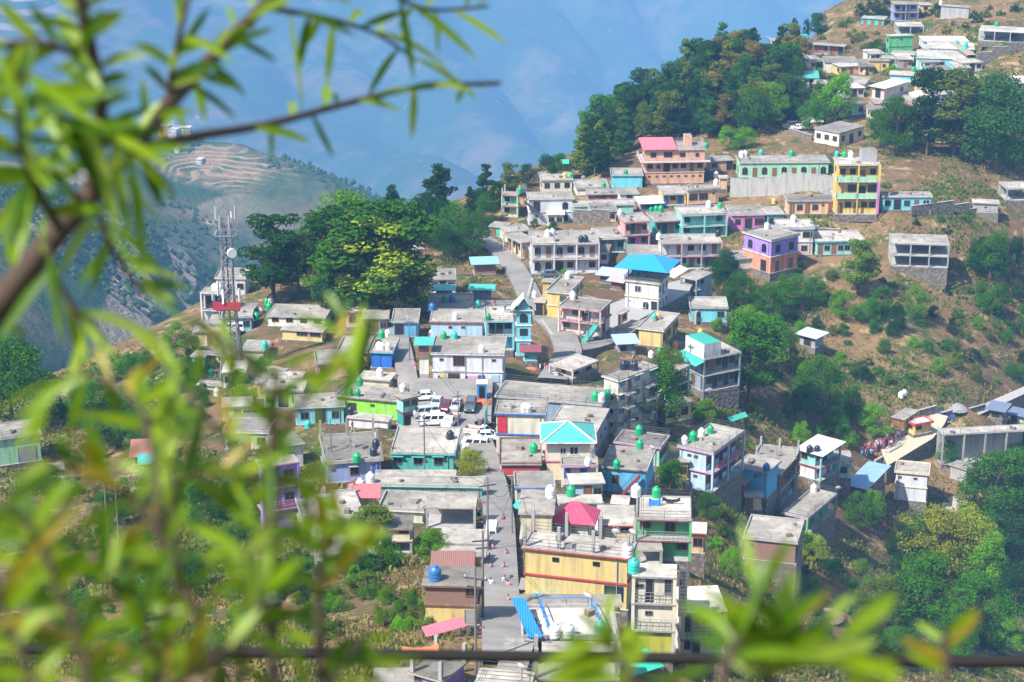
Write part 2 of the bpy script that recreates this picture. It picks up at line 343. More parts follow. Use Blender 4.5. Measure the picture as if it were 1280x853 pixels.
def H(short,k,A,B,Cc,h,n=1,wall='cream',wall2=None,trim=None,roof='flat',rc=None,F=(),Rt=(),Lf=(),ver='',par='',rail='',stub=0,stilt=0,ov=.3,name='house',cat='house',group=None,label=None,ra='iron',cc=None,base=0,Wd=None,Dp=None,**o):
    ax,ay=zz(k,A); bx,by=zz(k,B); cx,cy=zz(k,Cc); hp=h/zs(k)
    P=hit(ax,ay+hp)
    kk=(426.5-ay)/FPX; zr=P.y*(kk*CP-SP)/(CP+kk*SP)+CAMZ
    zb=P.z; 
    a=onplane(ax,ay,zr); b=onplane(bx,by,zr); u=(b-a); Wm=u.length; u.normalize(); v=Vector((-u.y,u.x,0))
    best=None
    for i in range(15,360):
        t=i*.1; q=proj(b+v*t); e=(q[0]-cx)**2+((q[1]-cy)*1.5)**2
        if best is None or e<best[0]: best=(e,t)
    Dm=Dp or max(2.2,best[1]); Wm=Wd or Wm; Ht=zr-zb; sh=Ht/n
    root=empty(name,(a.x,a.y,zb),math.atan2(u.y,u.x))
    tag(root,label or short,cat,group)
    tm=W(trim) if trim else CONC; o['trimm']=tm
    rcm={None:ROOF,'w':ROOFW,'d':ROOFD}.get(rc) or ROOF
    rec=dict(short=short,root=root,a=a,u=u,v=v,W=Wm,D=Dm,zr=zr,zb=zb,px=((ax+bx)/2,ay),dist=(a-Vector((0,0,CAMZ))).length,top=None); HS.append(rec)
    wm=[W(wall)]*n
    if wall2: wm=[W(wall2)]+[W(wall)]*(n-1) if n>1 else [W(wall2)]
    rF=1.25 if 'F' in ver else ov; rR=1.25 if 'R' in ver else ov; rL=1.25 if 'L' in ver else ov
    st=.16; x0,x1,y0,y1=rL,Wm-rR,rF,Dm-ov
    if x1-x0<1: x0,x1=ov,Wm-ov
    if y1-y0<1: y0,y1=ov,Dm-ov
    # walls
    mb=MB()
    for s in range(n):
        z0=s*sh+(0.0 if s==0 else 0.0); z1=(s+1)*sh-st
        if s<stilt:
            if stilt and o.get('backwall',1): mb.box(x0,y1-.25,z0,x1,y1,z1,W('concrete'))
            continue
        mb.box(x0,y0,z0,x1,y1,z1,wm[s])
    if mb.v: mb.build('wall',root)
    # foundation going into the slope
    zl=min(hgt([ (a+u*s_+v*t_).x for s_ in (0,Wm) for t_ in (0,Dm)],[(a+u*s_+v*t_).y for s_ in (0,Wm) for t_ in (0,Dm)]))
    dep=max(1.0,min(o.get('dep',6),zb-zl+1.5)); f=MB(); f.box(.12,.12,-dep,Wm-.12,Dm-.12,-.0,W(o.get('fnd','stone')),CONC); f.build('foundation',root)
    # slabs
    for s in range(1,n):
        z=s*sh
        m=MB()
        if rF>1 or rR>1 or rL>1 or s<=stilt: m.box(0,0,z-st,Wm,Dm,z,tm,CONC); m.build('balcony_slab',root)
        elif trim or o.get('ledge'): m.box(ov-.14,ov-.14,z-st,Wm-ov+.14,Dm-ov+.14,z,tm); m.build('ledge',root)
        else: m.box(x0,y0,z-st,x1,y1,z,wm[s]); m.build('floor_band',root)
    # verandah / stilt columns, railings
    cw=.13; clm=W(cc) if cc else (wm[-1] if not stilt else CONC); ch=round(sh-st,2)
    cmesh=lambda: cached(('col',ch,clm.name),lambda:(lambda m:(m.box(-cw,-cw,0,cw,cw,ch,clm),m.mesh('column'))[1])(MB()))
    for s in range(n):
        need=[]
        nf=max(2,int(Wm/3.4)+1); nr=max(2,int(Dm/3.6)+1)
        op = s<stilt
        if rF>1 or op: need+=[(.16+(Wm-.32)*i/(nf-1),.16) for i in range(nf)]
        if rR>1 or op: need+=[(Wm-.16,.16+(Dm-.32)*i/(nr-1)) for i in range(nr)]
        if rL>1 or op: need+=[(.16,.16+(Dm-.32)*i/(nr-1)) for i in range(nr)]
        seen=set()
        for x,y in need:
            kx=(round(x,1),round(y,1))
            if kx in seen: continue
            seen.add(kx); link('column',cmesh(),root,(x,y,s*sh))
        if (s>0 or o.get('r0')) and (rF>1 or rR>1 or rL>1) and not (op and not o.get('r0')):
            pts=[]
            if rL>1: pts+=[(.08,Dm-.1)]
            if rF>1 or rL>1: pts+=[(.08,.08)]
            if rF>1 or rR>1: pts+=[(Wm-.08,.08)]
            if rR>1: pts+=[(Wm-.08,Dm-.1)]
            if len(pts)>1:
                m=MB(); railing_pts(m,pts,s*sh,.95,Pn(ra) if ra!='iron' else IRON,.45 if Wm<14 else .8, W(o['bsolid']) if o.get('bsolid') else None); m.build('railing',root)
    # openings
    def ff(x): return (x0+x,y0-.0,0),0.0
    def fr(x): return (x1,y0+x,0),math.pi/2
    def fl(x): return (x0,y1-x,0),-math.pi/2
    for lst,fn,L in ((F,ff,x1-x0),(Rt,fr,y1-y0),(Lf,fl,y1-y0)):
        for i,it in enumerate(lst):
            s=n-1-i
            if it and s>=0 and s>=stilt: openings(root,it,L,s*sh,sh,fn,o)
    zt=Ht
    # roof
    if roof=='flat':
        m=MB(); m.box(-.0,-.0,zt-st,Wm,Dm,zt,tm,rcm); m.build('roof',root)
        if par:
            hh=dict(l=.22,p=.7,h=1.0).get(par,.25); m=MB(); pm=W(o.get('parc')) if o.get('parc') else CONC; w_=.12
            m.box(0.01,0.01,zt,Wm-.01,w_,zt+hh,pm); m.box(0.01,Dm-w_,zt,Wm-.01,Dm-.01,zt+hh,pm)
            m.box(.01,w_,zt,w_,Dm-w_,zt+hh,pm); m.box(Wm-w_,w_,zt,Wm-.01,Dm-w_,zt+hh,pm); m.build('parapet',root)
        if Wm*Dm>24 and rec['dist']<440:
            q_=random.Random(len(HS)*7+1)
            if not par:
                m=MB(); hh=q_.choice((.12,.18,.28)); w_=.14
                m.box(.03,.03,zt,Wm-.03,.03+w_,zt+hh,CONC); m.box(.03,Dm-.03-w_,zt,Wm-.03,Dm-.03,zt+hh,CONC); m.box(.03,.03+w_,zt,.03+w_,Dm-.03-w_,zt+hh,CONC); m.box(Wm-.03-w_,.03+w_,zt,Wm-.03,Dm-.03-w_,zt+hh,CONC); m.build('roof_kerb',root)
            if not rail and q_.random()<.6 or rc=='w':
                m=MB(); k_=max(2,int(Wm/2.6))
                for i_ in range(k_+1):
                    for y_ in ((.1,Dm-.1) if q_.random()<.7 else (.1,)): m.bar((.1+(Wm-.2)*i_/k_,y_,zt),(.1+(Wm-.2)*i_/k_+q_.uniform(-.05,.05),y_,zt+q_.uniform(.6,1.1)),.03,IRON,4)
                m.build('corner_rods',root)
            for _ in range(q_.randint(0,3)):
                x_,y_=q_.uniform(.12,.85)*Wm,q_.uniform(.2,.8)*Dm; m=MB(); s_=q_.uniform(.18,.4); m.box(-s_,-s_*.7,0,s_,s_*.7,s_*1.2,q_.choice((CONC,BRICK,W('darkgrey'))),ROOFD); m.build('roof_vent',root,(x_,y_,zt),q_.uniform(0,3))
            if q_.random()<.7:
                x_,y_=q_.uniform(.1,.6)*Wm,q_.uniform(.2,.8)*Dm; m=MB(); L_=q_.uniform(.15,.3)*Wm; m.bar((x_,y_,zt+.06),(x_+L_,y_+q_.uniform(-.6,.6),zt+.06),.05,Pn('grey'),5); m.build('roof_pipe',root)
            if q_.random()<.55 and sh>1.9:
                x_=q_.choice((.12,.88))*Wm; m=MB(); m.bar((x_,y0-.08,0),(x_,y0-.08,zt-st),.055,Pn('grey'),6); m.build('drain_pipe',root)
        if rail:
            m=MB(); railing_pts(m,[(.1,.1),(Wm-.1,.1),(Wm-.1,Dm-.1),(.1,Dm-.1),(.1,.1)],zt,.95,Pn(rail) if rail!='iron' else IRON,2.0); m.build('roof_railing',root)
    else:
        kind=roof; mt=msheet(C[rc] if isinstance(rc,str) and rc in C else (rc or C['grey'])); m=MB(); e=.45; rise=o.get('rise',1.3); th=.07
        m0=MB(); m0.box(0,0,zt-st,Wm,Dm,zt,tm,rcm); m0.build('ceiling_slab',root)
        X0,X1,Y0,Y1=-e,Wm+e,-e,Dm+e
        if kind=='shed':   # highest at the back
            m.add([(X0,Y0,zt+.05),(X1,Y0,zt+.05),(X1,Y1,zt+rise*.5),(X0,Y1,zt+rise*.5),(X0,Y0,zt+.05+th),(X1,Y0,zt+.05+th),(X1,Y1,zt+rise*.5+th),(X0,Y1,zt+rise*.5+th)],
              [(3,2,1,0),(4,5,6,7),(0,1,5,4),(1,2,6,5),(2,3,7,6),(3,0,4,7)],mt)
        elif kind=='gable':   # ridge along x
            ym=Dm/2; r=[(X0,Y0,zt+.02),(X1,Y0,zt+.02),(X1,ym,zt+rise),(X0,ym,zt+rise),(X0,Y1,zt+.02),(X1,Y1,zt+.02)]
            m.add(r+[(p[0],p[1],p[2]+th) for p in r],[(6,7,8,9),(9,8,11,10),(0,3,2,1),(3,4,5,2),(0,1,7,6),(4,10,11,5),(1,2,8,7),(2,5,11,8),(0,6,9,3),(3,9,10,4)],mt)
            g=MB(); g.add([(.02,y0,zt),(.02,y1,zt),(.02,ym,zt+rise-.05)],[(0,2,1)],wm[-1]); g.add([(Wm-.02,y0,zt),(Wm-.02,y1,zt),(Wm-.02,ym,zt+rise-.05)],[(0,1,2)],wm[-1]); g.build('gable_wall',root)
        elif kind=='gabley':  # ridge runs away from the camera
            xm=Wm/2; r=[(X0,Y0,zt+.02),(X0,Y1,zt+.02),(xm,Y1,zt+rise),(xm,Y0,zt+rise),(X1,Y0,zt+.02),(X1,Y1,zt+.02)]
            m.add(r+[(p[0],p[1],p[2]+th) for p in r],[(6,9,8,7),(9,10,11,8),(0,1,2,3),(3,2,5,4),(0,3,9,6),(3,4,10,9),(0,6,7,1),(4,5,11,10),(1,7,8,2),(2,8,11,5)],mt)
            g=MB(); g.add([(x0,.02+y0,zt),(x1,.02+y0,zt),(xm,.02+y0,zt+rise-.05)],[(0,1,2)],wm[-1]); g.build('gable_wall',root)
        elif kind=='hip':
            if Wm>Dm: r1,r2=(Dm/2,Dm/2),(Wm-Dm/2,Dm/2)
            else: r1,r2=(Wm/2,Wm/2),(Wm/2,Dm-Wm/2)
            if abs(r1[0]-r2[0])<.5 and abs(r1[1]-r2[1])<.5: r1=(Wm/2-.1,Dm/2); r2=(Wm/2+.1,Dm/2)
            vs=[(X0,Y0,zt+.02),(X1,Y0,zt+.02),(X1,Y1,zt+.02),(X0,Y1,zt+.02),(r1[0],r1[1],zt+rise),(r2[0],r2[1],zt+rise)]
            fs=[(0,1,5,4),(1,2,5),(2,3,4,5),(3,0,4),(3,2,1,0)] if Wm>Dm or r1[1]==r2[1] else [(0,1,4),(1,2,5,4),(2,3,5),(3,0,4,5),(3,2,1,0)]
            m.add(vs,fs,mt)
            if o.get('ridge'):
                rm=W(o['ridge']); mm=MB()
                for p in (0,3): mm.bar(vs[p],vs[4],.14,rm,5)
                for p in (1,2): mm.bar(vs[p],vs[5],.14,rm,5)
                mm.bar(vs[4],vs[5],.14,rm,5)
                for p,q in ((0,1),(1,2),(2,3),(3,0)): mm.bar(vs[p],vs[q],.09,rm,5)
                mm.build('ridge_cap',root)
        m.build('roof',root)
    # unfinished column stubs
    if stub:
        nx=max(2,round(Wm/3.4)+1); ny=2 if stub==1 else 3
        sm=cached(('stub',o.get('sth',1.5)),lambda:(lambda m:(m.box(-.14,-.14,0,.14,.14,o.get('sth',1.5),CONC),m.bar((-.08,-.08,0),(-.08,-.08,o.get('sth',1.5)+.5),.015,IRON,4),m.bar((.08,.08,0),(.08,.08,o.get('sth',1.5)+.55),.015,IRON,4),m.mesh('pillar_stub'))[-1])(MB()))
        for j in range(ny):
            for i in range(nx):
                link('pillar_stub',sm,root,(.25+(Wm-.5)*i/(nx-1),.25+(Dm-.5)*j/(ny-1),zt))
    rec['sh']=sh; rec['Ht']=Ht
    return rec
def part(rec,name,mb,loc=(0,0,0),rz=0.0): return mb.build(name,rec['root'],loc,rz)
def stair(rec,x0,y0,z0,x1,y1,z1,w,mat,rail=True):
    """open flight between two local points, on the side of the house"""
    m=MB(); a=Vector((x0,y0,z0)); b=Vector((x1,y1,z1)); d=(b-a); L=math.hypot(d.x,d.y); n=max(4,int(abs(z1-z0)/.19)); dx=Vector((d.x/L,d.y/L,0)); nn=Vector((-dx.y,dx.x,0))*w/2
    for i in range(n):
        p=a+d*(i/n); q=a+d*((i+1)/n); zt=max(p.z,q.z); zb_=zt-.42
        vs=[(p-nn),(q-nn),(q+nn),(p+nn)]; vs=[(c.x,c.y,zb_) for c in vs]+[(c.x,c.y,zt) for c in vs]
        m.add(vs,[(3,2,1,0),(0,1,5,4),(1,2,6,5),(2,3,7,6),(3,0,4,7),(4,5,6,7)],mat)
    part(rec,'staircase',m)
    if rail:
        m=MB()
        for s in (-1,1):
            m.bar(a+nn*s*.9+Vector((0,0,.9)),b+nn*s*.9+Vector((0,0,.9)),.03,IRON,4)
            for i in range(n//2+1): p=a+d*(i/(n//2)); m.bar(p+nn*s*.9,p+nn*s*.9+Vector((0,0,.9)),.02,IRON,4)
        part(rec,'stair_railing',m)
# ------------------------------------------------------------------ the houses (corners measured in enlarged crops of the photograph)
# upper town
r=H('orange three-storey house with pink roof',1,(825,112),(1132,107),(1085,76),168,3,'orange',trim='palepink',ver='',F=['wWwv','wvDwwdw','ssssssss'],Lf=['ww','w.'],sh=0)
W_,D_,Z_=r['W'],r['D'],r['Ht']
m=MB(); m.add([(-.5,-.4,Z_+.1),(W_*.52,-.4,Z_+.1),(W_*.52,D_+.3,Z_+1.0),(-.5,D_+.3,Z_+1.0),(-.5,-.4,Z_+.2),(W_*.52,-.4,Z_+.2),(W_*.52,D_+.3,Z_+1.1),(-.5,D_+.3,Z_+1.1)],[(3,2,1,0),(4,5,6,7),(0,1,5,4),(1,2,6,5),(2,3,7,6),(3,0,4,7)],msheet((.75,.16,.20))); part(r,'sheet_roof',m)
m=MB(); m.add([(.05,.1,Z_),(.05,D_-.1,Z_),(.05,D_-.1,Z_+.9)],[(0,2,1)],W('orange')); m.add([(W_*.5,.1,Z_),(W_*.5,D_-.1,Z_),(W_*.5,D_-.1,Z_+.9)],[(0,1,2)],W('orange')); part(r,'gable_wall',m)
m=MB(); m.box(W_*.68,D_*.45,Z_,W_*.8,D_*.8,Z_+2.3,W('orange'),ROOF); part(r,'stair_head',m)
for zz_ in (1,2):
    m=MB(); m.box(-.9,-.9,r['sh']*zz_-.18,W_+.9,.3,r['sh']*zz_,W('palepink')); m.box(-.9,.3,r['sh']*zz_-.18,.3,D_,r['sh']*zz_,W('palepink')) 
    if zz_==2: part(r,'balcony_slab',m); q=MB(); railing_pts(q,[(-.8,D_),(-.8,-.8),(W_+.8,-.8)],r['sh']*2,.9,Pn((.5,.42,.5)),.35); part(r,'railing',q)
m=MB(); railing_pts(m,[(W_*.54,.1),(W_-.1,.1),(W_-.1,D_-.1),(W_*.4,D_-.1)],Z_,1.0,Pn((.45,.42,.5)),.4); part(r,'roof_railing',m)
H('bright cyan flat-roofed house beside orange house',1,(655,238),(820,238),(770,208),62,1,'lightcyan',trim='lightcyan',F=['....'],Lf=['.d.'],par='l',rail='iron')
H('cream house with pinkish edged flat roof',1,(305,262),(468,258),(405,224),60,1,'palecream',trim='palepink',F=['www'],Lf=['w.w'],stub=0)
H('low white house behind teal long house',1,(480,304),(650,300),(600,266),35,1,'whitewash',F=['. . w'])
H('low brown house with two arched openings',1,(540,336),(695,332),(682,306),32,1,'darkred',trim='brown',F=['.aa'],wc='brown')
H('small white house with wide dark window',1,(697,333),(800,330),(770,303),40,1,'whitewash',F=['.W.'])
H('long pale teal house with two windows',1,(465,392),(775,382),(742,362),68,1,'paleteal',trim='whitewash',F=['. w w . .'],sh=1)
r=H('white two-storey house with arched windows',1,(240,357),(470,353),(445,320),130,2,'white',trim='white',F=['D . a','s . w'],Lf=['s.','w.'],wc='brown')
stair(r,-.9,-.6,r['sh']*2-.2,2.4,-.6,r['sh'],.9,IRON)
H('mint green house with red balcony edge',1,(105,336),(190,340),(180,312),110,2,'mint','cream',trim='redtrim',F=['w.','w.'],ver='F',stub=1)
H('low teal and grey roadside shed row',1,(40,492),(130,500),(170,478),50,1,'teal','teal',F=['d.'],name='shop',cat='shop')
H('low cream house above the road bend',1,(130,524),(255,512),(215,480),50,1,'cream',F=['d.d'])
H('cream roadside row with shop columns',1,(113,532),(205,578),(285,548),80,1,'cream',F=['dwdwd'],ver='F',name='shop',cat='shop')
r=H('large white house with arched dark windows',1,(255,583),(600,578),(522,523),152,2,'white',trim='palepink',F=['adawad','aaDw.w'],ver='F',Lf=['w.w','..w'],ra=(.55,.45,.5))
H('dark teal house with grey flat roof',1,(592,558),(738,552),(668,506),72,1,'tealdark',wall2='teal',F=['ddw'],dc='redtrim',ver='F',trim='whitewash')
H('pink house with red awning and purple base',1,(722,477),(852,470),(798,432),130,2,'pink','magenta',trim='redtrim',F=['wDdw','.w.W'],ver='F',Lf=['w..','..w'])
H('teal verandah house beside pink house',1,(872,470),(1025,462),(962,424),72,1,'teal',F=['wDdw'],ver='F',trim='pinktrim')
H('turquoise two-storey house with white roof',1,(1010,441),(1240,431),(1182,396),112,2,'paleteal','teal',trim='paleteal',rc='w',F=['a . dad a','w . dd w'],ver='F',ra='teal')
H('white sheet canopy carrying green tanks',1,(802,381),(912,377),(890,352),26,1,'grey',roof='shed',rc='white',rise=.8,stilt=1,name='canopy',cat='canopy')
H('small yellow house below orange house',1,(912,334),(1030,331),(990,292),56,1,'yellow',F=['dwd'],ver='F',dc='blue')
H('peach house with two dark windows',1,(1038,315),(1203,303),(1178,281),70,1,'peach',F=['WWs'],trim='grey')
H('peach annex beside orange house stairs',1,(1150,166),(1275,160),(1268,122),52,1,'peach',wall2='orange',F=['w.D'])
H('small peach block below orange annex',1,(1195,252),(1243,252),(1240,235),55,1,'peach')
r=H('long white house with orange-brown windows',1,(905,580),(1215,575),(1172,534),130,2,'white',trim='pinktrim',F=['.w d w w d'],ver='F',stilt=1,wc='wood')
r=H('white villa under blue hipped pavilion',5,(318,42),(500,62),(590,30),150,2,'white',trim='cream',F=['. w . .','s . a D'],Rt=['w d w','b d w'],wc='white')
W_,D_,Z_=r['W'],r['D'],r['Ht']
m=MB(); railing_pts(m,[(.1,D_-.1),(.1,.1),(W_-.1,.1),(W_-.1,D_-.1)],Z_,.95,Pn('grey'),.3); part(r,'terrace_railing',m)
for x in (.6,W_/2,W_-.4):
    for y in (.8,D_*.5,D_-.5): m=MB(); m.box(x-.08,y-.08,Z_,x+.08,y+.08,Z_+2.55,IRON); part(r,'post',m)
m=MB(); X0,X1,Y0,Y1=-1.4,W_+1.6,-1.2,D_+1.2; zt=Z_+2.5; rx=W_/2
m.add([(X0,Y0,zt),(X1,Y0,zt),(X1,Y1,zt),(X0,Y1,zt),(rx-1,D_*.42,zt+1.6),(rx+1,D_*.58,zt+1.6)],[(0,1,5,4),(1,2,5),(2,3,4,5),(3,0,4)],msheet((.02,.30,.62))); part(r,'pavilion_roof',m)
H('grey and blue house with garden balcony',1,(1000,745),(1085,762),(1160,715),112,2,'bluegrey',F=['dD','D.'],ver='F',Rt=['w.',''],trim='grey')
H('low shed with pale blue corrugated roof',1,(590,735),(730,750),(712,706),40,1,'darkgrey',roof='shed',rc=(.42,.50,.60),rise=1.0,name='shed',cat='shed')
H('rusty lean-to shed beside villa',1,(645,765),(712,775),(722,745),40,1,'brown',roof='shed',rc=(.45,.40,.38),rise=.8,name='shed',cat='shed')
H('yellow house with low annex and tanks',4,(806,98),(928,110),(1042,48),132,2,'ochre','yellow',trim='cream',F=['. w','. v'],Rt=['w d w w','w . w'],gc=(.02,.1,.12))
H('small yellow wing with dark window',4,(785,48),(865,52),(870,22),75,1,'yellow',F=['.w'])
H('low yellow porch beside road',4,(738,148),(806,152),(808,122),70,1,'ochre',F=['D'],trim='cream')
r=H('pale pink house with green outer staircase',4,(868,175),(1085,200),(1158,155),130,2,'palepink',trim='pinktrim',F=['.WD.','w..s'],ver='F',Rt=['wdd','D.'],rc='d',gc=(.02,.12,.14))
stair(r,r['W']*.72,-2.6,-.1,r['W']-.7,-.1,r['sh'],1.2,W('teal'))
H('small pink annex beside stair house',4,(1158,206),(1190,212),(1225,186),60,1,'palepink',F=['D'],Rt=['w'],trim='pinktrim')
H('yellow single-storey house with brown windows',5,(384,282),(520,298),(676,242),82,1,'ochre',trim='palecream',Rt=['w d w . d w'],ver='')
H('small hut with pale blue sheet roof',5,(290,362),(385,357),(352,328),40,1,'bluegrey',roof='shed',rc=(.36,.50,.68),rise=.8,F=['D.'],name='hut',cat='hut')
r=H('grey-blue hotel with teal awning',5,(620,385),(722,438),(885,352),165,2,'bluegrey','bluegrey',trim='whitewash',F=['.','d'],Rt=['wdwDw','DwDwDw'],ver='R',rail='iron',name='hotel',cat='hotel',sh=0)
m=MB(); m.box(.2,.1,r['Ht'],r['W']*.95,3.2,r['Ht']+2.3,W('white'),msheet((.03,.36,.28))); part(r,'stair_head',m)
m=MB(); m.add([(-.6,-1.6,r['sh']*2-.9),(r['W'],-1.6,r['sh']*2-.9),(r['W'],.3,r['sh']*2-.3),(-.6,.3,r['sh']*2-.3)],[(0,1,2,3)],msheet((.05,.42,.33))); part(r,'awning',m)
H('green-walled hotel wing behind tree',5,(425,492),(530,520),(640,455),150,2,'mint','teal',trim='whitewash',F=['.w','.D'],Rt=['wDw','DDd'],ver='R',name='hotel',cat='hotel')
r=H('tall cream hotel with blue windows',5,(205,520),(292,548),(485,462),270,4,'palecream',trim='palecream',F=['.','w','w','w'],Rt=['B d B . B','B d B . B','B d B . B','B d w . B'],rail='iron',sh=1,name='hotel',cat='hotel',wc='whitewash')
for s in (1,2,3):
    for f0 in (.12,.62):
        m=MB(); m.box(r['W']-.05,r['D']*f0,r['sh']*s-.15,r['W']+1.1,r['D']*(f0+.2),r['sh']*s,W('grey')); q=part(r,'balcony_slab',m)
        m=MB(); X=r['W']+1.05; railing_pts(m,[(X-1,r['D']*f0),(X,r['D']*f0),(X,r['D']*(f0+.2)),(X-1,r['D']*(f0+.2))],r['sh']*s,.9,IRON,.25); part(r,'railing',m)
H('large grey flat roof above market',4,(550,622),(1092,670),(1188,603),165,3,'bluegrey',F=['........','......',''],Rt=['wvw','wvw','wvw'],stub=0,rail='iron',name='market_building',cat='building',sh=0)
H('white low roof behind green hip roof',4,(812,790),(1062,812),(1084,676),110,2,'grey',rc='w',Rt=['vvvv','vvv'],name='building',cat='building')
r=H('cream hall with blue edged roof',4,(549,708),(812,716),(790,648),205,2,'palecream',trim='blue',F=['r . . .',''],rail='iron',name='hall',cat='hall',rcol='red')
m=MB(); Q=r['sh']; m.box(-1.2,-.2,Q+1.0,-1.1,3.0,Q+2.9,Pn((.05,.45,.36))); m.bar((-1.2,.1,Q+1.5),(0.2,.1,Q+1.5),.05,IRON); m.bar((-1.2,2.6,Q+1.5),(.2,2.6,Q+1.5),.05,IRON); part(r,'signboard',m)
r=H('cream house with green hipped roof',7,(322,212),(565,212),(526,126),190,2,'palecream','cream',trim='pinktrim',roof='hip',rc='teal',ridge='palepink',rise=1.6,F=['. v w .','. . . .'],wc='whitewash')
r=H('cream terrace house with purple balcony',7,(405,333),(592,333),(560,292),105,1,'palecream',trim='magenta',F=['w.d.'],ver='F',r0=1,ra='purple',wc='blue',dc='blue',par='l',gc=(.1,.15,.3))
H('narrow cream stair tower with wooden door',7,(312,262),(352,262),(352,244),60,1,'palecream',F=['d'],name='stair_tower',cat='tower')
r=H('white-roofed gate house with pillars',4,(823,460),(945,497),(1088,456),42,1,'palepink',trim='palepink',rc='w',F=['wDw'],Rt=['DwD'],ver='FR')
H('small yellow house below the hotel',5,(528,675),(670,645),(615,632),88,1,'ochre',F=['ww'],rc='d',wc='black',sh=0)
r=H('large white building facing parking lot',4,(232,410),(602,416),(562,326),172,2,'white',trim='white',F=['s g . s','s g s b .'],Lf=['.','.'],par='l',name='office_building',cat='building',gc=(.02,.02,.02),fnd='concrete')
W_,Z_=r['W'],r['Ht']
m=MB(); m.box(W_*.5,.2,.5,W_*.64,.29,2.0,Pn((.55,.38,.55))); m.box(W_*.12,.22,1.6,W_*.2,.29,2.3,Pn((.6,.5,.25))); m.box(W_*.82,.22,1.0,W_*.93,.29,2.1,Pn((.35,.5,.62))); part(r,'poster',m)
m=MB(); m.box(W_*.16,.15,r['sh']*.95,W_*.5,.29,r['sh']*1.02,CONC); m.bar((W_*.7,.2,0),(W_*.7,.2,Z_),.06,Pn('grey')); m.bar((W_*.47,.2,0),(W_*.47,.2,Z_),.05,Pn('grey')); part(r,'drain_pipe',m)
r=H('narrow grey tower with brick top',4,(165,366),(232,366),(236,342),215,3,'whitewash',wall2='concrete',roof='shed',rc='teal',rise=.6,name='stair_tower',cat='tower')
m=MB(); m.box(.22,.2,r['sh']*2,r['W']-.22,.29,r['Ht']-.3,BRICK); part(r,'brick_panel',m)
H('pale blue house with red edged roof',4,(225,250),(500,253),(452,186),78,1,'paleblue',trim='redtrim',F=['. s s .'],name='house')
H('flat grey roof bearing green sheds',4,(215,192),(445,192),(395,110),25,1,'concrete',rail='',name='house')
H('flat pale roof behind church-like house',4,(450,192),(700,190),(690,148),25,1,'concrete',rail='iron')
H('grey rooftop shed with teal roof',4,(250,92),(346,93),(372,76),62,1,'bluegrey',roof='shed',rc='teal',rise=.5,name='shed',cat='shed')
H('second grey shed with teal roof',4,(434,92),(544,92),(542,76),58,1,'bluegrey',roof='shed',rc='teal',rise=.5,name='shed',cat='shed',label='grey block shed with teal roof, right one of a pair above the white building')
r=H('sky blue house with open verandah',4,(507,250),(652,248),(660,172),145,2,'lightcyan',trim='lightcyan',F=['DDw','. .w'],ver='F',rail='iron',rc='w')
r=H('cyan tower house with pointed gable',4,(652,192),(745,192),(762,170),228,3,'lightcyan',trim='whitewash',F=['a','w','w'],roof='gabley',rc='palecream',rise=2.0,wc='black',name='tower_house')
H('tiny cyan booth with red roof',4,(692,400),(772,400),(775,378),48,1,'lightcyan',roof='shed',rc=(.25,.06,.07),rise=.4,F=['s.'],name='booth',cat='booth')
H('blue house at far left of lane',4,(35,252),(175,252),(160,186),75,1,'skyblue',F=['D.'],rc=None)
# market street, left side
r=H('lime green house with roof terrace',14,(872,462),(1195,492),(1230,425),92,1,'lime',trim='brown',F=['. w . s . .'],Rt=['dw'],rail='iron',sh=0)
H('low white house below lime green house',14,(930,566),(1145,586),(1152,556),50,1,'white',trim='palepink',F=['....'],name='house')
H('narrow green shop row by parking',4,(90,640),(185,618),(188,586),140,2,'paleteal','tealdark',trim='darkred',F=['ww','DD'],name='shop',cat='shop')
r=H('periwinkle unfinished house with pillar stubs',6,(185,320),(478,300),(508,155),100,1,'periwinkle',F=['s . w . b'],stub=2,rc='d',sh=1,sth=2.2)
r=H('turquoise house with white patched roof',6,(508,268),(838,275),(848,140),86,1,'teal',trim='teal',rc='w',F=['w . w . W .'],sh=1,wc='brown')
H('narrow grey roof below turquoise house',6,(432,384),(840,384),(836,352),24,1,'concrete')
H('long house with pale green roof edge',6,(385,427),(980,437),(965,388),62,1,'lightcyan',trim='mint',F=['r r r r r r'],name='shop',cat='shop')
H('small cream house with red sheet roof',6,(312,487),(440,487),(443,462),75,1,'cream',roof='shed',rc=(.62,.15,.16),rise=.9,name='house')
H('cream rooftop cluster beside red sheet',6,(445,548),(682,560),(672,462),60,1,'palecream',trim='palecream',name='house')
H('cream house with open dark ground floor',6,(470,648),(622,648),(600,575),120,2,'cream',trim='brown',stilt=1,F=['.w'],name='house',rc='d')
r=H('open concrete frame with parked motorcycles',6,(686,538),(940,541),(925,462),105,1,'grey',stilt=1,name='carport',cat='building')
H('long brown-grey roof beside street',6,(752,716),(998,722),(994,645),45,1,'brown',F=['..r'],name='shop',cat='shop')
r=H('yellow shop with black sign lettering',6,(745,775),(990,780),(985,742),70,1,'yellow',F=['. . .D.'],name='shop',cat='shop')
H('grey sloping slab roof with thin posts',6,(75,622),(390,592),(330,448),70,1,'concrete',stub=1,sth=.8,name='house')
H('flat grey roof with white tank above trees',6,(130,782),(470,770),(440,614),80,1,'darkgrey',stilt=1,rc=None,name='house')
r=H('brick and yellow house beside the pickup',8,(186,368),(482,376),(490,276),195,2,'brick','ochre',F=['. . . W','. . . r'],rc='d',trim='brown')
H('low tin-roofed shack beside street shop',8,(255,275),(430,275),(420,240),35,1,'brown',roof='shed',rc=(.28,.13,.10),rise=.7,name='shack',cat='shed')
H('cream narrow roof under yellow shop',8,(285,215),(512,218),(510,182),50,1,'brown',name='shop',cat='shop',label='grey street-side shop roof between the yellow shop and the brown-grey roof')
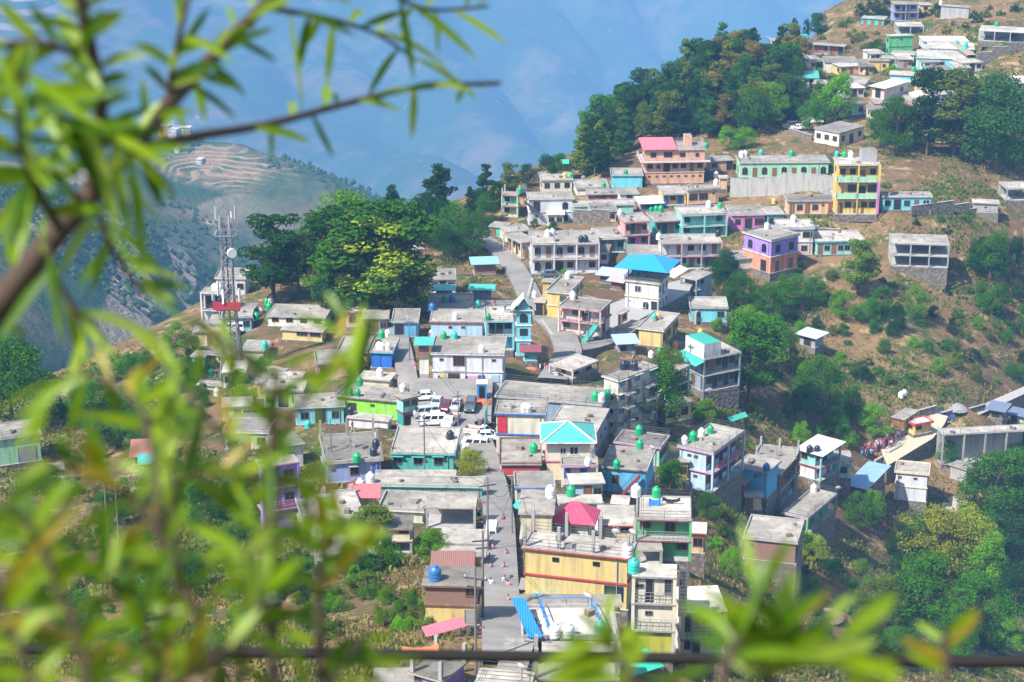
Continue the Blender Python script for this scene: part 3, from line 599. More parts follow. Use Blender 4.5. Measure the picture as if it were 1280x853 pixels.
# market street, right side
r=H('long yellow building with roof pillar stubs',8,(686,178),(1230,236),(1268,150),260,2,'ochre',trim='redtrim',F=['. s . s .','sss . . g'],stub=1,sth=2.2,rc='w',rail='iron',wc='black',gc=(.02,.03,.08))
H('low grey slab shelter before yellow building',8,(672,382),(970,396),(964,345),26,1,'darkgrey',name='shelter',cat='shelter')
r=H('white roof with blue pipes and slide panel',8,(690,636),(1175,630),(1185,470),90,1,'whitewash',rc='w',F=['DDDD'],name='building',cat='building')
W_,D_,Z_=r['W'],r['D'],r['Ht']; BL=Pn((.03,.22,.6))
m=MB(); m.add([(.5,-.3,Z_+.2),(1.6,-.3,Z_+.2),(.3,D_*.8,Z_+1.3),(-.7,D_*.8,Z_+1.3),(.5,-.3,Z_+.3),(1.6,-.3,Z_+.3),(.3,D_*.8,Z_+1.4),(-.7,D_*.8,Z_+1.4)],[(3,2,1,0),(4,5,6,7),(0,1,5,4),(1,2,6,5),(2,3,7,6),(3,0,4,7)],msheet((.02,.22,.62))); part(r,'blue_panel',m)
m=MB(); 
for s in ((2.2,.3,1.6,D_*.97),(W_*.86,.3,W_*.76,D_*.97)):
    for h_ in (.3,.9): m.bar((s[0],s[1],Z_+h_),(s[2],s[3],Z_+h_),.05,BL)
    for t in (0,.33,.66,1): x=s[0]+(s[2]-s[0])*t; y=s[1]+(s[3]-s[1])*t; m.bar((x,y,Z_),(x,y,Z_+.9),.05,BL)
m.bar((1.6,D_*.97,Z_+.9),(W_*.76,D_*.97,Z_+.9),.05,BL); part(r,'blue_railing',m)
H('grey roof behind the blue slide panel',8,(672,468),(1190,470),(1170,412),40,1,'concrete',name='building',cat='building')
H('small blue canopy on grey roof',8,(760,425),(888,447),(885,432),26,1,'grey',roof='shed',rc=(.03,.35,.75),rise=.3,stilt=1,name='canopy',cat='canopy',backwall=0)
r=H('bottom roof slab with square roof hatch',8,(560,790),(712,800),(782,642),60,1,'cream',name='building',cat='building')
m=MB(); m.box(r['W']*.4,r['D']*.3,r['Ht'],r['W']*.62,r['D']*.55,r['Ht']+.12,Pn('darkgrey')); part(r,'roof_hatch',m)
H('white slab behind cable with pillar row',8,(790,720),(1190,720),(1170,645),80,1,'grey',rc='w',stilt=1,stub=0,name='building',cat='building')
H('grey roof with pillar stubs below cable',8,(745,835),(1180,835),(1175,752),70,1,'concrete',stub=1,sth=2.4,name='building',cat='building')
H('white terrace roof at bottom street edge',8,(452,850),(735,872),(720,800),80,1,'cream',rc='w',rail='iron',name='building',cat='building')
H('cluttered dark house with purple side wall',8,(120,800),(290,850),(388,722),90,1,'darkgrey',F=['w.D'],Rt=['..'],stub=1,rc='d',wall2='purple')
H('cream roof in bottom left corner',8,(-60,850),(150,850),(150,785),60,1,'cream')
r=H('red sheet-roofed white rooftop house',7,(372,606),(560,620),(575,556),72,1,'white',trim='redtrim',roof='hip',rc=(.66,.05,.12),rise=1.7,F=['r r'],rcol='whitewash',name='house')
H('flat pale roof with rooftop vents',7,(590,628),(780,630),(702,528),72,1,'cream',trim='redtrim',F=['. w'],rc='w')
H('cream corner shop with concrete roof',7,(190,568),(372,572),(382,450),130,1,'cream',F=['. .'],name='shop',cat='shop')
H('low street roof with blue gutter edge',7,(172,442),(378,440),(375,362),70,1,'blue',wall2='concrete',trim='blue',par='l',name='shop',cat='shop')
H('grey market roof beside the parking lot',7,(95,322),(310,322),(302,195),60,1,'concrete',wall2='redtrim',trim='concrete',par='l',name='shop',cat='shop',parc='brown')
H('white strip roof between two green tanks',7,(387,515),(612,515),(610,472),40,1,'mint',rc='w')
r=H('sky blue house with red outer stairs',7,(600,337),(838,357),(850,242),115,1,'skyblue',trim='brown',F=['. w . . .'],rc='d',wc='brown')
stair(r,r['W']*.4,-.7,-.6,r['W']*.85,-.7,r['Ht']-.4,1.0,W('darkred'))
H('green house with purple edged roof',7,(665,212),(905,243),(975,188),92,1,'mint',trim='magenta',F=['. . .'],Rt=['www'],rc='d',rail='iron',sh=0)
H('light blue two-storey house with pink balconies',10,(17,228),(152,258),(297,193),140,2,'paleblue',trim='magenta',F=['. s s .','. . s .'],Rt=['wDwDwDw','wDwDwDw'],ver='R',ra='pinktrim',rail='iron')
r=H('emerald green house with washing line',7,(780,598),(1062,606),(1072,490),205,2,'green',trim='darkred',F=['w . a .','. D . w'],ver='F',rail='iron',rc='w',ra='grey')
H('low roof extending left of emerald house',7,(650,520),(745,525),(745,478),70,1,'green',trim='darkred',rc='w')
H('small concrete porch beside emerald house',7,(790,752),(915,752),(900,706),70,1,'cream',stilt=1,rc=None,name='porch',cat='porch')
r=H('cream house with balcony and olive base',9,(118,322),(345,330),(385,262),400,3,'palecream','olive',trim='grey',F=['s D . g','. s . .','. . .'],ver='F',ra='grey',rc='w',wc='darkgrey',cc='palecream')
stair(r,r['W']+.5,-1.6,r['sh']*2,r['W']+.5,1.4,r['Ht'],.7,IRON)
H('cream house with wide white flat roof',9,(368,508),(600,500),(652,350),260,2,'cream','palecream',trim='redtrim',F=['D.gs','wD.w'],ver='F',rc='w',ra='iron',wc='darkgrey')
H('red brick house on the slope',9,(672,130),(950,160),(1022,52),105,1,'brick',trim='concrete',F=['s . . .'],Rt=['D.'],rc=None)
# terraces to the right of town
H('bright cyan end house of long row',10,(225,300),(350,325),(385,312),95,1,'skyblue',trim='concrete',F=['. . s .'],rc=None,name='house',Dp=5)
H('long brick row house with blue doors',10,(350,322),(395,330),(480,278),125,2,'brick','skyblue',trim='concrete',F=['w','d'],Rt=['wwDw','dwdw'],ver='R')
H('middle row house with pillar stubs',10,(300,262),(450,278),(530,250),80,2,'brick','whitewash',trim='magenta',F=['',''],Rt=['wDw','wDw'],ver='R',stub=1)
H('teal and white row house, uphill end',10,(460,238),(545,262),(618,222),95,2,'paleteal','white',trim='redtrim',F=['w.','. .'],Rt=['wDw','wd'],ver='R',roof='shed',rc='whitewash',rise=.8)
H('green long house with terrace roof',10,(398,470),(495,493),(628,415),58,1,'cream','green',trim='magenta',F=['. .'],Rt=['dwdwdw'],ver='R',rail='iron')
H('small brick porch below cyan end house',10,(212,355),(265,366),(283,350),50,1,'brick',F=['s'],name='porch',cat='porch')
H('cream lower room below brick row',10,(262,410),(335,412),(345,396),50,1,'cream',F=['d.'],rc=None)
r=H('brick cottage with blue corrugated roof',10,(640,368),(705,382),(798,318),48,1,'brick',roof='shed',rc=(.25,.40,.62),rise=1.0,Rt=['dw'],dc='blue')
H('whitewashed two-storey house below school yard',10,(808,320),(936,332),(958,292),100,2,'white',trim='cream',F=['s . s .','. . .'],Rt=['w','w'],rc=None,par='l',parc='cream')
H('yellow cottage with red sheet eaves',10,(845,132),(882,152),(945,122),36,1,'yellow',trim='red',F=['w'],Rt=['w.'],rc='w',par='l',parc='red')
H('yellow wing under dusty flat roof',10,(795,120),(845,132),(905,100),38,1,'yellow',trim='brown',F=['d d'],rc=None)
H('tin shack above the platform yard',10,(1148,92),(1205,102),(1225,80),28,1,'brown',roof='shed',rc=(.16,.2,.28),rise=.6,F=['D'],name='shack',cat='shed')
H('tin-roofed cream shack at right edge',10,(1225,108),(1290,122),(1290,95),30,1,'palecream',roof='shed',rc=(.16,.2,.28),rise=.6,F=['D.'],name='shack',cat='shed')
r=H('open concrete platform on tall pillars',10,(985,186),(1300,170),(1300,138),110,1,'concrete',stilt=1,rc='w',name='platform',cat='platform',ov=.2)
H('grey concrete block under the platform',10,(1005,292),(1075,315),(1100,290),48,1,'concrete',F=['.'],Rt=['D'],name='building',cat='building')
# upper right
H('long mint house with arched windows',2,(195,133),(542,130),(525,104),57,1,'mint',trim='palecream',F=['adadadada'],Lf=['d'],wc='brown',par='l',rail='iron')
r=H('tall yellow house with three verandahs',2,(570,141),(736,141),(715,112),190,3,'yellow',trim='palecream',F=['wwdw','.gDg','dwdww'],ver='F',Lf=['w','',''],bsolid='mint',rc='w')
m=MB(); 
for s in range(3): m.box(r['W']-.5,-.05,r['sh']*s+.1,r['W']+.05,.25,r['sh']*(s+1)-.2,W('magenta') if s<2 else W('yellow'))
part(r,'pilaster',m)
m=MB(); m.box(r['W']*.6,r['D']*.4,r['Ht'],r['W']*.95,r['D']*.9,r['Ht']+2.2,CONC,ROOFD); part(r,'stair_head',m)
H('cyan cottage beside tall yellow house',2,(740,262),(934,262),(928,243),52,1,'lightcyan',trim='whitewash',F=['wDwdw'],ver='')
H('peach cottage below retaining wall',2,(378,280),(566,278),(545,258),50,1,'peach',trim='grey',F=['dwdwsd'],rc='d')
H('small flat hut on bare slope',2,(1083,285),(1188,290),(1186,274),36,1,'concrete',F=['.s.'],rc='w',name='hut',cat='hut')
H('open white-roofed shelter at right edge',2,(1215,234),(1310,232),(1300,192),44,1,'concrete',stilt=1,rc='w',name='shelter',cat='shelter')
H('two-level open concrete frame on slope',2,(775,440),(998,447),(986,410),88,2,'concrete',stilt=2,rc=None,name='unfinished_building',cat='building')
r=H('purple house with bay of arched windows',2,(205,397),(318,433),(432,412),122,2,'purple','salmon',trim='palecream',F=['a a','. D'],Rt=['a a','d d'],rail='iron',wc='black')
H('magenta house beside turquoise house',2,(165,333),(300,330),(270,297),55,1,'magenta',trim='palepink',F=['w D W'],rc=None,wc='darkred')
H('turquoise annex right of magenta house',2,(302,330),(372,328),(345,298),52,1,'teal',F=['wd'])
H('white-roofed house with brown corner window',2,(345,385),(485,384),(455,353),100,2,'whitewash','palepink',trim='paleblue',F=['. . W','. w'],rc='w')
H('pale teal cottage with brown doors',2,(488,435),(680,431),(640,392),50,1,'paleteal',trim='teal',F=['dwdwwdw'],rc='w',ver='')
H('low roof with turquoise awning',2,(150,505),(302,493),(262,460),38,1,'palecream',roof='flat',trim='teal',F=['D . .'],name='house')
H('grey hut with light blue roof sheet',2,(418,785),(487,803),(526,786),38,1,'grey',roof='shed',rc=(.5,.66,.78),rise=.5,F=['D'],name='hut',cat='hut')
H('beige bungalow with dark grey roof',3,(436,512),(542,532),(655,516),56,1,'palecream',trim='grey',F=['www'],Rt=['wDw'],rc='d')
H('turquoise front house of stacked trio',3,(850,230),(1055,237),(1072,202),48,1,'paleteal',trim='whitewash',rc='w',F=['dwwd.'],ver='',wall2='lightcyan')
H('middle white-roofed house of stacked trio',3,(893,192),(1082,198),(1062,173),36,1,'white',rc='w')
H('rear white-roofed house of stacked trio',3,(875,166),(1062,167),(1045,142),30,1,'white',rc='w')
H('open shed with white roof at far right',3,(1097,122),(1290,132),(1270,106),42,1,'grey',stilt=1,rc='w',name='shed',cat='shed')
H('tall green house with red side',3,(738,145),(842,142),(848,118),82,2,'green',trim='green',F=['. s .','. .'],Lf=['w','w'])
H('green house rooftop pavilion with white roof',3,(772,105),(880,106),(868,88),34,1,'green',stilt=1,rc='w',name='pavilion',cat='pavilion')
H('purple-grey two-storey house near hilltop',3,(757,18),(860,18),(852,2),66,2,'periwinkle',trim='darkred',F=['wDw','wDw'],ver='F')
H('cream block with yellow wall at top',3,(862,20),(912,20),(908,4),32,1,'yellow',F=['w'])
H('low teal-edged house on hilltop terrace',3,(625,72),(722,78),(715,54),24,1,'teal',trim='teal',F=['ddd'])
H('low brick house with grey roof ledge',3,(374,172),(562,186),(548,163),38,1,'brick',trim='concrete',F=['dwdwdD'],ver='F')
H('small glass kiosk at road end',3,(268,163),(318,163),(315,152),28,1,'paleteal',F=['ww'],name='kiosk',cat='kiosk')
H('tiny teal-roofed hut beneath thin trees',3,(352,152),(414,152),(410,140),28,1,'bluegrey',roof='shed',rc='teal',rise=.4,name='hut',cat='hut')
H('beige house with dark corner window',3,(480,248),(612,250),(592,228),44,1,'palecream',trim='grey',F=['. w . W'],rc='d')
H('red house with pale pink roof',3,(318,280),(418,276),(410,254),38,1,'red',trim='pinktrim',F=['. D'])
H('low white house with teal roof',3,(345,312),(455,314),(440,292),40,1,'whitewash',roof='shed',rc='teal',rise=.7,F=['DDD'])
H('small yellow box house on slope',3,(658,243),(745,243),(742,231),42,1,'yellow',F=['. v'])
H('tall cream house with sheet roof',3,(665,345),(722,355),(825,338),85,2,'palepink',trim='palecream',roof='shed',rc='palecream',rise=.8,F=['D','w'],Rt=['. w','w'])
H('cyan house behind tall slender tree',3,(738,298),(842,303),(858,288),36,1,'lightcyan',rc='w',F=['...'])
H('pale yellow house behind dark tree',3,(850,296),(980,292),(975,280),72,1,'ochre',rc='w',F=['. . .'])
H('long cream building with clothes hung outside',3,(838,500),(1088,495),(1072,476),74,1,'ochre',wall2='cream',F=['w D W . W'],rc='d')
H('grey flat roof behind broad green tree',3,(555,330),(645,336),(650,300),28,1,'whitewash',rc=None)
H('orange low wall house beside parked cars',3,(395,487),(480,488),(468,470),22,1,'orange',trim='palecream',rc='w')
H('yellow house poking above the forest',3,(56,232),(112,232),(106,220),38,1,'yellow',F=['w'],rail='iron')
H('white roof inside forest at left',3,(2,318),(70,318),(52,288),30,1,'brown',rc='w')
H('white-roofed house behind far right trees',3,(1088,326),(1290,332),(1270,304),42,1,'whitewash',rc='w',F=['w w w'])
H('grey building at the top edge',3,(942,22),(1062,30),(1042,10),55,1,'concrete',F=['. .'],rc=None)
H('blue-grey hut with red sheet roof',3,(816,424),(858,416),(855,402),46,1,'bluegrey',roof='shed',rc=(.4,.15,.12),rise=.5)
# left cluster
r=H('white verandah house left of tower',13,(198,664),(322,670),(312,622),172,2,'white',trim='white',F=['D W','. .'],ver='F',rail='iron')
H('white upper house behind cell tower',13,(270,592),(430,594),(424,535),85,1,'white',trim='white',F=['w D w'],par='l')
H('grey roofed house right of tower',13,(330,742),(470,748),(455,700),50,1,'concrete',F=['D . '],rc='d')
H('long pale roof below tall trees',13,(530,782),(830,792),(815,716),50,1,'whitewash',F=['w w w w'])
H('cream roof with green canopy strip',14,(600,128),(815,142),(800,98),50,1,'ochre',F=['. W W'])
H('cyan house with grey awning, far left',14,(150,262),(226,266),(230,224),72,1,'lightcyan',F=['w'],rc=None)
H('yellow house beside cyan far-left house',14,(228,250),(336,262),(345,208),52,1,'yellow',F=['w w'],rail='iron')
H('grey roof with blue car port',14,(400,232),(522,236),(508,168),52,1,'palecream',F=['. .'])
H('pale green house with blue roof edge',14,(492,325),(602,346),(635,316),52,1,'mint',trim='blue',rc='w',F=['..'])
H('low white wall house at town edge',14,(180,402),(315,412),(300,374),26,1,'whitewash',rail='iron')
H('blue-walled shop below teal canopy',14,(1045,242),(1166,246),(1160,165),78,1,'blue','blue',trim='teal',F=['r.'],rcol='blue',name='shop',cat='shop')
H('ochre roof behind blue-walled shop',14,(880,240),(1040,244),(1040,165),70,1,'ochre',F=['. .'])
H('low cream block beside the lane',14,(985,372),(1150,385),(1160,335),50,1,'cream',F=['. .'])
r=H('white house with slanting blue roof edge',14,(588,722),(728,700),(660,640),110,1,'white',trim='blue',F=['. v .'],name='house',ver='')
H('purple house with pink balconies behind leaves',12,(870,420),(1000,400),(985,372),225,3,'purple',trim='magenta',F=['D w','D w','. .'],ver='F',ra='pinktrim')
H('pale green garage at left edge',12,(-60,335),(140,306),(92,264),90,1,'mint',trim='cream',F=['. r'],rail='iron')
H('small cream lean-to near left garage',12,(152,432),(216,426),(205,402),28,1,'cream',F=['w'],gc=(.05,.1,.3))
H('red patchwork roofed house in trees',12,(440,385),(560,380),(548,335),30,1,'brown',roof='shed',rc=(.42,.17,.15),rise=.9)
H('teal tin shed beside patchwork roof',12,(470,410),(545,405),(540,385),26,1,'teal',roof='shed',rc='teal',rise=.7,name='shed',cat='shed')
H('peach house peeking between big trees',11,(1016,628),(1062,622),(1052,602),50,1,'peach',F=['. w'])
H('tiny brick shed with blue roof',11,(1183,662),(1243,660),(1236,647),26,1,'brick',roof='shed',rc=(.25,.48,.66),rise=.6,name='shed',cat='shed')
# ------------------------------------------------------------------ near terrain sheet (cut flat under houses and roads)
GX0,GY0,ST=-336.,-36.,3.0; NX,NY=int((540+336)/ST),int((800+36)/ST)
gx=GX0+np.arange(NX)*ST; gy=GY0+np.arange(NY)*ST
XX,YY=np.meshgrid(gx,gy); ZG=hgt(XX.ravel(),YY.ravel()).reshape(NY,NX)
fl=np.array([noise.fractal(Vector((x*.03,y*.03,0)),1.0,2.1,5) for x,y in zip(XX.ravel(),YY.ravel())]).reshape(NY,NX)
fr=np.array([abs(noise.noise(Vector((x*.09+3,y*.09,5)))) for x,y in zip(XX.ravel(),YY.ravel())]).reshape(NY,NX)
amp=np.clip((YY-60)/60,0,1)
ZG=ZG+(fl*1.5-.3+fr*1.0)*amp
# contour terraces on the open slope to the right
mt_=np.clip((XX-75)/30,0,1)*np.clip((430-YY)/60,0,1)
q=3.8; zq=np.floor(ZG/q)*q+q*np.clip((ZG/q-np.floor(ZG/q))*2.6-1.3,0,1); ZG=ZG*(1-mt_*.75)+zq*mt_*.75
def cutpoly(a,u,v,Wd,Dp,z,mg=1.6):
    lx=(XX-a.x)*u.x+(YY-a.y)*u.y; ly=(XX-a.x)*v.x+(YY-a.y)*v.y
    d=np.maximum(np.maximum(-lx,lx-Wd),np.maximum(-ly,ly-Dp)); 
    lim=z-.15+np.clip(d-mg,0,None)*1.1
    m=(d<14); ZG[m]=np.minimum(ZG[m],lim[m])
for h_ in HS: cutpoly(h_['a'],h_['u'],h_['v'],h_['W'],h_['D'],h_['zb'])
def road(name,pts,width,mat,kerb=True,flat=.16):
    P=[hit(*p) for p in pts]; dense=[]
    for a,b in zip(P[:-1],P[1:]):
        n=max(1,int((b-a).length/2))
        for i in range(n): dense.append(a.lerp(b,i/n))
    dense.append(P[-1])
    for _ in range(4): dense=[dense[0]]+[(dense[i-1]+dense[i]*2+dense[i+1])/4 for i in range(1,len(dense)-1)]+[dense[-1]]
    global ZG
    for p in dense:
        d=np.hypot(XX-p.x,YY-p.y); m=d<width/2+9
        ZG[m]=np.minimum(ZG[m],(p.z-.25+np.clip(d-width/2-2.2,0,None)*.9)[m])
    m=MB(); vs=[]; n=len(dense)
    kb=MB(); cf=W('concrete')
    for i,p in enumerate(dense):
        d=dense[min(i+1,n-1)]-dense[max(i-1,0)]; d.z=0; d.normalize(); s=Vector((d.y,-d.x,0))
        for t in (-.5,-.18,.18,.5): vs.append((p.x+s.x*t*width,p.y+s.y*t*width,p.z+flat+(.06 if abs(t)<.3 else 0)))
    m.add(vs,[(i*4+j,i*4+j+1,i*4+4+j+1,i*4+4+j) for i in range(n-1) for j in range(3)],mat,True)
    # skirts
    sk=[]
    for i,p in enumerate(dense):
        d=dense[min(i+1,n-1)]-dense[max(i-1,0)]; d.z=0; d.normalize(); s=Vector((d.y,-d.x,0))
        for t in (-.5,.5):
            for z in (flat,-1.6): sk.append((p.x+s.x*t*width*1.002,p.y+s.y*t*width*1.002,p.z+z))
    m.add(sk,[(i*4,i*4+4,i*4+5,i*4+1) for i in range(n-1)]+[(i*4+3,i*4+7,i*4+6,i*4+2) for i in range(n-1)],STONE)
    o=m.build(name); tag(o,kind='structure'); return dense
def masph():
    m,n,l,p=nmat('worn_asphalt'); P=pos(n)
    a=mixc(n,l,ramp(n,l,noi(n,l,.18,6,P,.7),.36,.64),(.27,.25,.225),(.17,.16,.15))
    a=mixc(n,l,ramp(n,l,noi(n,l,1.3,6,P,.7),.55,.75,(0,0,0),(.7,)*3),a,(.36,.31,.25))
    l.new(a,p.inputs['Base Color']); p.inputs['Roughness'].default_value=.9; bump(n,l,p,noi(n,l,2,6,P),.3,.05); return m
ASPH=masph()
main=road('road',[(630,822),(628,800),(626,750),(625,700),(624,650),(618,610),(608,575),(598,545),(585,520)],3.3,ASPH)
up=road('road',[(690,475),(712,440),(702,415),(684,400),(668,385),(655,355),(645,338),(625,312),(603,300),(585,288)],4.4,ASPH)
road('road',[(712,436),(740,434),(770,420),(800,398),(818,386)],3.8,ASPH)
road('lane',[(512,500),(509,470),(503,440),(497,415),(492,395)],3.0,ASPH)
road('road',[(958,45),(985,62),(1010,72),(1030,78)],4.5,ASPH)
road('path',[(1215,70),(1190,52),(1160,47)],2.5,mplain((.34,.27,.19),.95))
def patch(name,pts,mat,dz=.12,z=None):
    P=[hit(*p) for p in pts]; zc=z if z is not None else sum(p.z for p in P)/len(P)
    cx=sum(p.x for p in P)/len(P); cy=sum(p.y for p in P)/len(P); rr=[(p.x,p.y) for p in P]
    from mathutils.geometry import intersect_point_line
    ins=np.zeros(XX.shape,bool); n=len(rr)
    # polygon inclusion grown by 3 m
    gr=[(cx+(x-cx)*1.12,cy+(y-cy)*1.12) for x,y in rr]
    for i in range(n):
        x1,y1=gr[i]; x2,y2=gr[(i+1)%n]
        c=((y1>YY)!=(y2>YY))&(XX<(x2-x1)*(YY-y1)/((y2-y1) or 1e-9)+x1); ins^=c
    ZG[ins]=np.minimum(ZG[ins],zc-.1)
    m=MB(); b=[(x,y,zc+dz) for x,y in rr]; b2=[(x,y,zc-4) for x,y in rr]
    m.add(b+b2,[tuple(range(n))],mat); m.add(b+b2,[(i,(i+1)%n,n+(i+1)%n,n+i) for i in range(n)],STONE)
    o=m.build(name); tag(o,kind='structure'); return zc+dz
zlot=patch('parking_lot',[(512,562),(612,562),(616,488),(516,486)],ASPH,dz=.2)
patch('courtyard',[(700,448),(745,440),(800,402),(860,382),(870,372),(820,372),(760,385),(730,410),(708,418)],mplain((.33,.32,.30),.9),dz=.1)
zyard=patch('school_yard',[(1108,600),(1165,560),(1180,535),(1185,520),(1165,505),(1135,520),(1120,548),(1100,560)],mplain((.50,.42,.31),.95),dz=.2)
patch('yard',[(1178,530),(1280,520),(1280,506),(1215,500),(1170,505)],mplain((.36,.34,.32),.95),dz=.3)
patch('court',[(1160,640),(1198,648),(1218,628),(1190,615)],mplain((.40,.36,.31),.95),dz=.2)
# terrain material
def mground():
    m,n,l,p=nmat('hill_soil_grass'); P=pos(n)
    big=noi(n,l,.022,6,P,.6); med=noi(n,l,.11,7,P,.65); fine=noi(n,l,.9,6,P,.7)
    a=mixc(n,l,ramp(n,l,big,.4,.62),(.145,.088,.048),(.235,.15,.075))
    a=mixc(n,l,ramp(n,l,med,.49,.60),a,(.06,.085,.022))
    a=mixc(n,l,ramp(n,l,noi(n,l,.3,6,P,.7),.54,.62),a,(.34,.235,.12))
    a=mixc(n,l,ramp(n,l,fine,.5,.72,(0,0,0),(.75,)*3),a,(.055,.055,.025))
    a=mixc(n,l,ramp(n,l,noi(n,l,3.5,4,P,.7),.6,.7,(0,0,0),(.5,)*3),a,(.30,.24,.15))
    l.new(a,p.inputs['Base Color']); p.inputs['Roughness'].default_value=1.0; p.inputs['Specular IOR Level'].default_value=.1
    bump(n,l,p,fine,.9,.5); return m
GRD=mground()
vs=[(x,y,z) for x,y,z in zip(XX.ravel(),YY.ravel(),ZG.ravel())]
ground_faces=[(j*NX+i,j*NX+i+1,(j+1)*NX+i+1,(j+1)*NX+i) for j in range(NY-1) for i in range(NX-1)]
me=bpy.data.meshes.new('hillside'); me.from_pydata(vs,[],ground_faces); me.materials.append(GRD); me.polygons.foreach_set('use_smooth',[True]*len(ground_faces))
tag(link('hillside',me),kind='structure')
def gz(x,y):
    i=(x-GX0)/ST; j=(y-GY0)/ST; i0=int(max(0,min(NX-2,i))); j0=int(max(0,min(NY-2,j))); a=i-i0; b=j-j0
    return float(ZG[j0,i0]*(1-a)*(1-b)+ZG[j0,i0+1]*a*(1-b)+ZG[j0+1,i0]*(1-a)*b+ZG[j0+1,i0+1]*a*b)
def ghit(px,py):
    r=ray(px,py); t=60.; pt=None
    while t<820:
        x,y,z=r.x*t,r.y*t,CAMZ+r.z*t
        if z<gz(x,y): 
            for _ in range(8):
                mid=(pt+t)/2
                if CAMZ+r.z*mid<gz(r.x*mid,r.y*mid): t=mid
                else: pt=mid
            return Vector((r.x*t,r.y*t,CAMZ+r.z*t))
        pt=t; t+=1.0
    return hit(px,py)
# ------------------------------------------------------------------ far hills
def mfar():
    m,n,l,p=nmat('far_slopes'); P=pos(n)
    a=mixc(n,l,ramp(n,l,noi(n,l,.0035,7,P,.65),.36,.52),(.15,.105,.06),(.03,.065,.022))
    a=mixc(n,l,ramp(n,l,noi(n,l,.009,8,P,.75),.47,.6),a,(.022,.05,.016))
    a=mixc(n,l,ramp(n,l,noi(n,l,.02,6,P,.7),.66,.72),a,(.36,.26,.17))
    # dry terraced fields: contour stripes high on the spur
    sx=n.new('ShaderNodeSeparateXYZ'); l.new(P,sx.inputs[0])
    def mr(sock,a0,a1):
        x=n.new('ShaderNodeMapRange'); l.new(sock,x.inputs[0]); x.inputs[1].default_value=a0; x.inputs[2].default_value=a1; return x.outputs[0]
    def mul(a_,b_):
        x=n.new('ShaderNodeMath'); x.operation='MULTIPLY'; l.new(a_,x.inputs[0]); l.new(b_,x.inputs[1]); return x.outputs[0]
    c=hit(305,215); dd=n.new('ShaderNodeVectorMath'); dd.operation='DISTANCE'; l.new(P,dd.inputs[0]); dd.inputs[1].default_value=(c.x-10,c.y,c.z)
    mm_=n.new('ShaderNodeMath'); mm_.operation='ADD'; l.new(dd.outputs['Value'],mm_.inputs[0]); nn_=n.new('ShaderNodeMath'); nn_.operation='MULTIPLY'; l.new(noi(n,l,.012,5,P),nn_.inputs[0]); nn_.inputs[1].default_value=160; l.new(nn_.outputs[0],mm_.inputs[1]); msk=mr(mm_.outputs[0],140,100)
    w=n.new('ShaderNodeTexWave'); w.bands_direction='Z'; w.wave_type='BANDS'; w.inputs['Scale'].default_value=.2; w.inputs['Distortion'].default_value=4.5; w.inputs['Detail'].default_value=3; w.inputs['Detail Scale'].default_value=2
    l.new(mapv(n,l,P,(.15,.15,1)),w.inputs['Vector'])
    a=mixc(n,l,msk,a,mixc(n,l,ramp(n,l,w.outputs['Fac'],.5,.95),mixc(n,l,ramp(n,l,noi(n,l,.05,5,P),.4,.6),(.05,.08,.03),(.2,.14,.08)),(.30,.21,.12)))
    # faint fields on the upper mountain
    w2=n.new('ShaderNodeTexWave'); w2.bands_direction='Z'; w2.inputs['Scale'].default_value=.012; w2.inputs['Distortion'].default_value=9; w2.inputs['Detail'].default_value=3; w2.inputs['Detail Scale'].default_value=.3; l.new(mapv(n,l,P,(.1,.1,1)),w2.inputs['Vector'])
    f2=mul(ramp(n,l,w2.outputs['Fac'],.5,.65),mul(ramp(n,l,noi(n,l,.0018,3,P),.5,.6),mr(sx.outputs[2],-800,-560)))
    a=mixc(n,l,f2,a,(.5,.36,.26))
    l.new(a,p.inputs['Base Color']); p.inputs['Roughness'].default_value=1; p.inputs['Specular IOR Level'].default_value=.05
    bump(n,l,p,noi(n,l,.03,6,P,.7),.8,12); return m
az=np.linspace(R(-36),R(36),640); rd=np.geomspace(330,13000,370)
AA,RR=np.meshgrid(az,rd); FX=(RR*np.sin(AA)).ravel(); FY=(RR*np.cos(AA)).ravel(); FZ=hgt(FX,FY)
nf=np.array([noise.fractal(Vector((x*.0016,y*.0016,1)),1.0,2.2,6) for x,y in zip(FX,FY)])
rg=np.array([abs(noise.noise(Vector((x*.0028+y*.0010,y*.0012-x*.0006,7)))) for x,y in zip(FX,FY)])
rf=RR.ravel(); k=np.clip((rf-700)/900,0,1)
FZ=FZ+k*(nf*26+nf*70*np.clip((rf-2600)/3000,0,1)+ (rg-.2)*260*np.clip((rf-1700)/3500,.06,1))
inside=(FX>GX0)&(FX<GX0+(NX-1)*ST)&(FY<GY0+(NY-1)*ST)
edge=np.minimum(np.minimum(FX-GX0,GX0+(NX-1)*ST-FX),GY0+(NY-1)*ST-FY)
FZ=np.where(inside,FZ-np.clip(edge,0,40)*.8-1.0,FZ)
na=len(az); far_faces=[(j*na+i,j*na+i+1,(j+1)*na+i+1,(j+1)*na+i) for j in range(len(rd)-1) for i in range(na-1)]
me=bpy.data.meshes.new('mountain'); me.from_pydata(list(zip(FX,FY,FZ)),[],far_faces); me.materials.append(mfar()); me.polygons.foreach_set('use_smooth',[True]*len(far_faces))
tag(link('mountain',me),kind='structure')
# base plain closing the valley to the sides and behind
m=MB(); m.add([(-14000,-3000,-2600),(14000,-3000,-2600),(14000,16000,-2600),(-14000,16000,-2600)],[(0,1,2,3)],GRD); tag(m.build('valley_floor'),kind='structure')
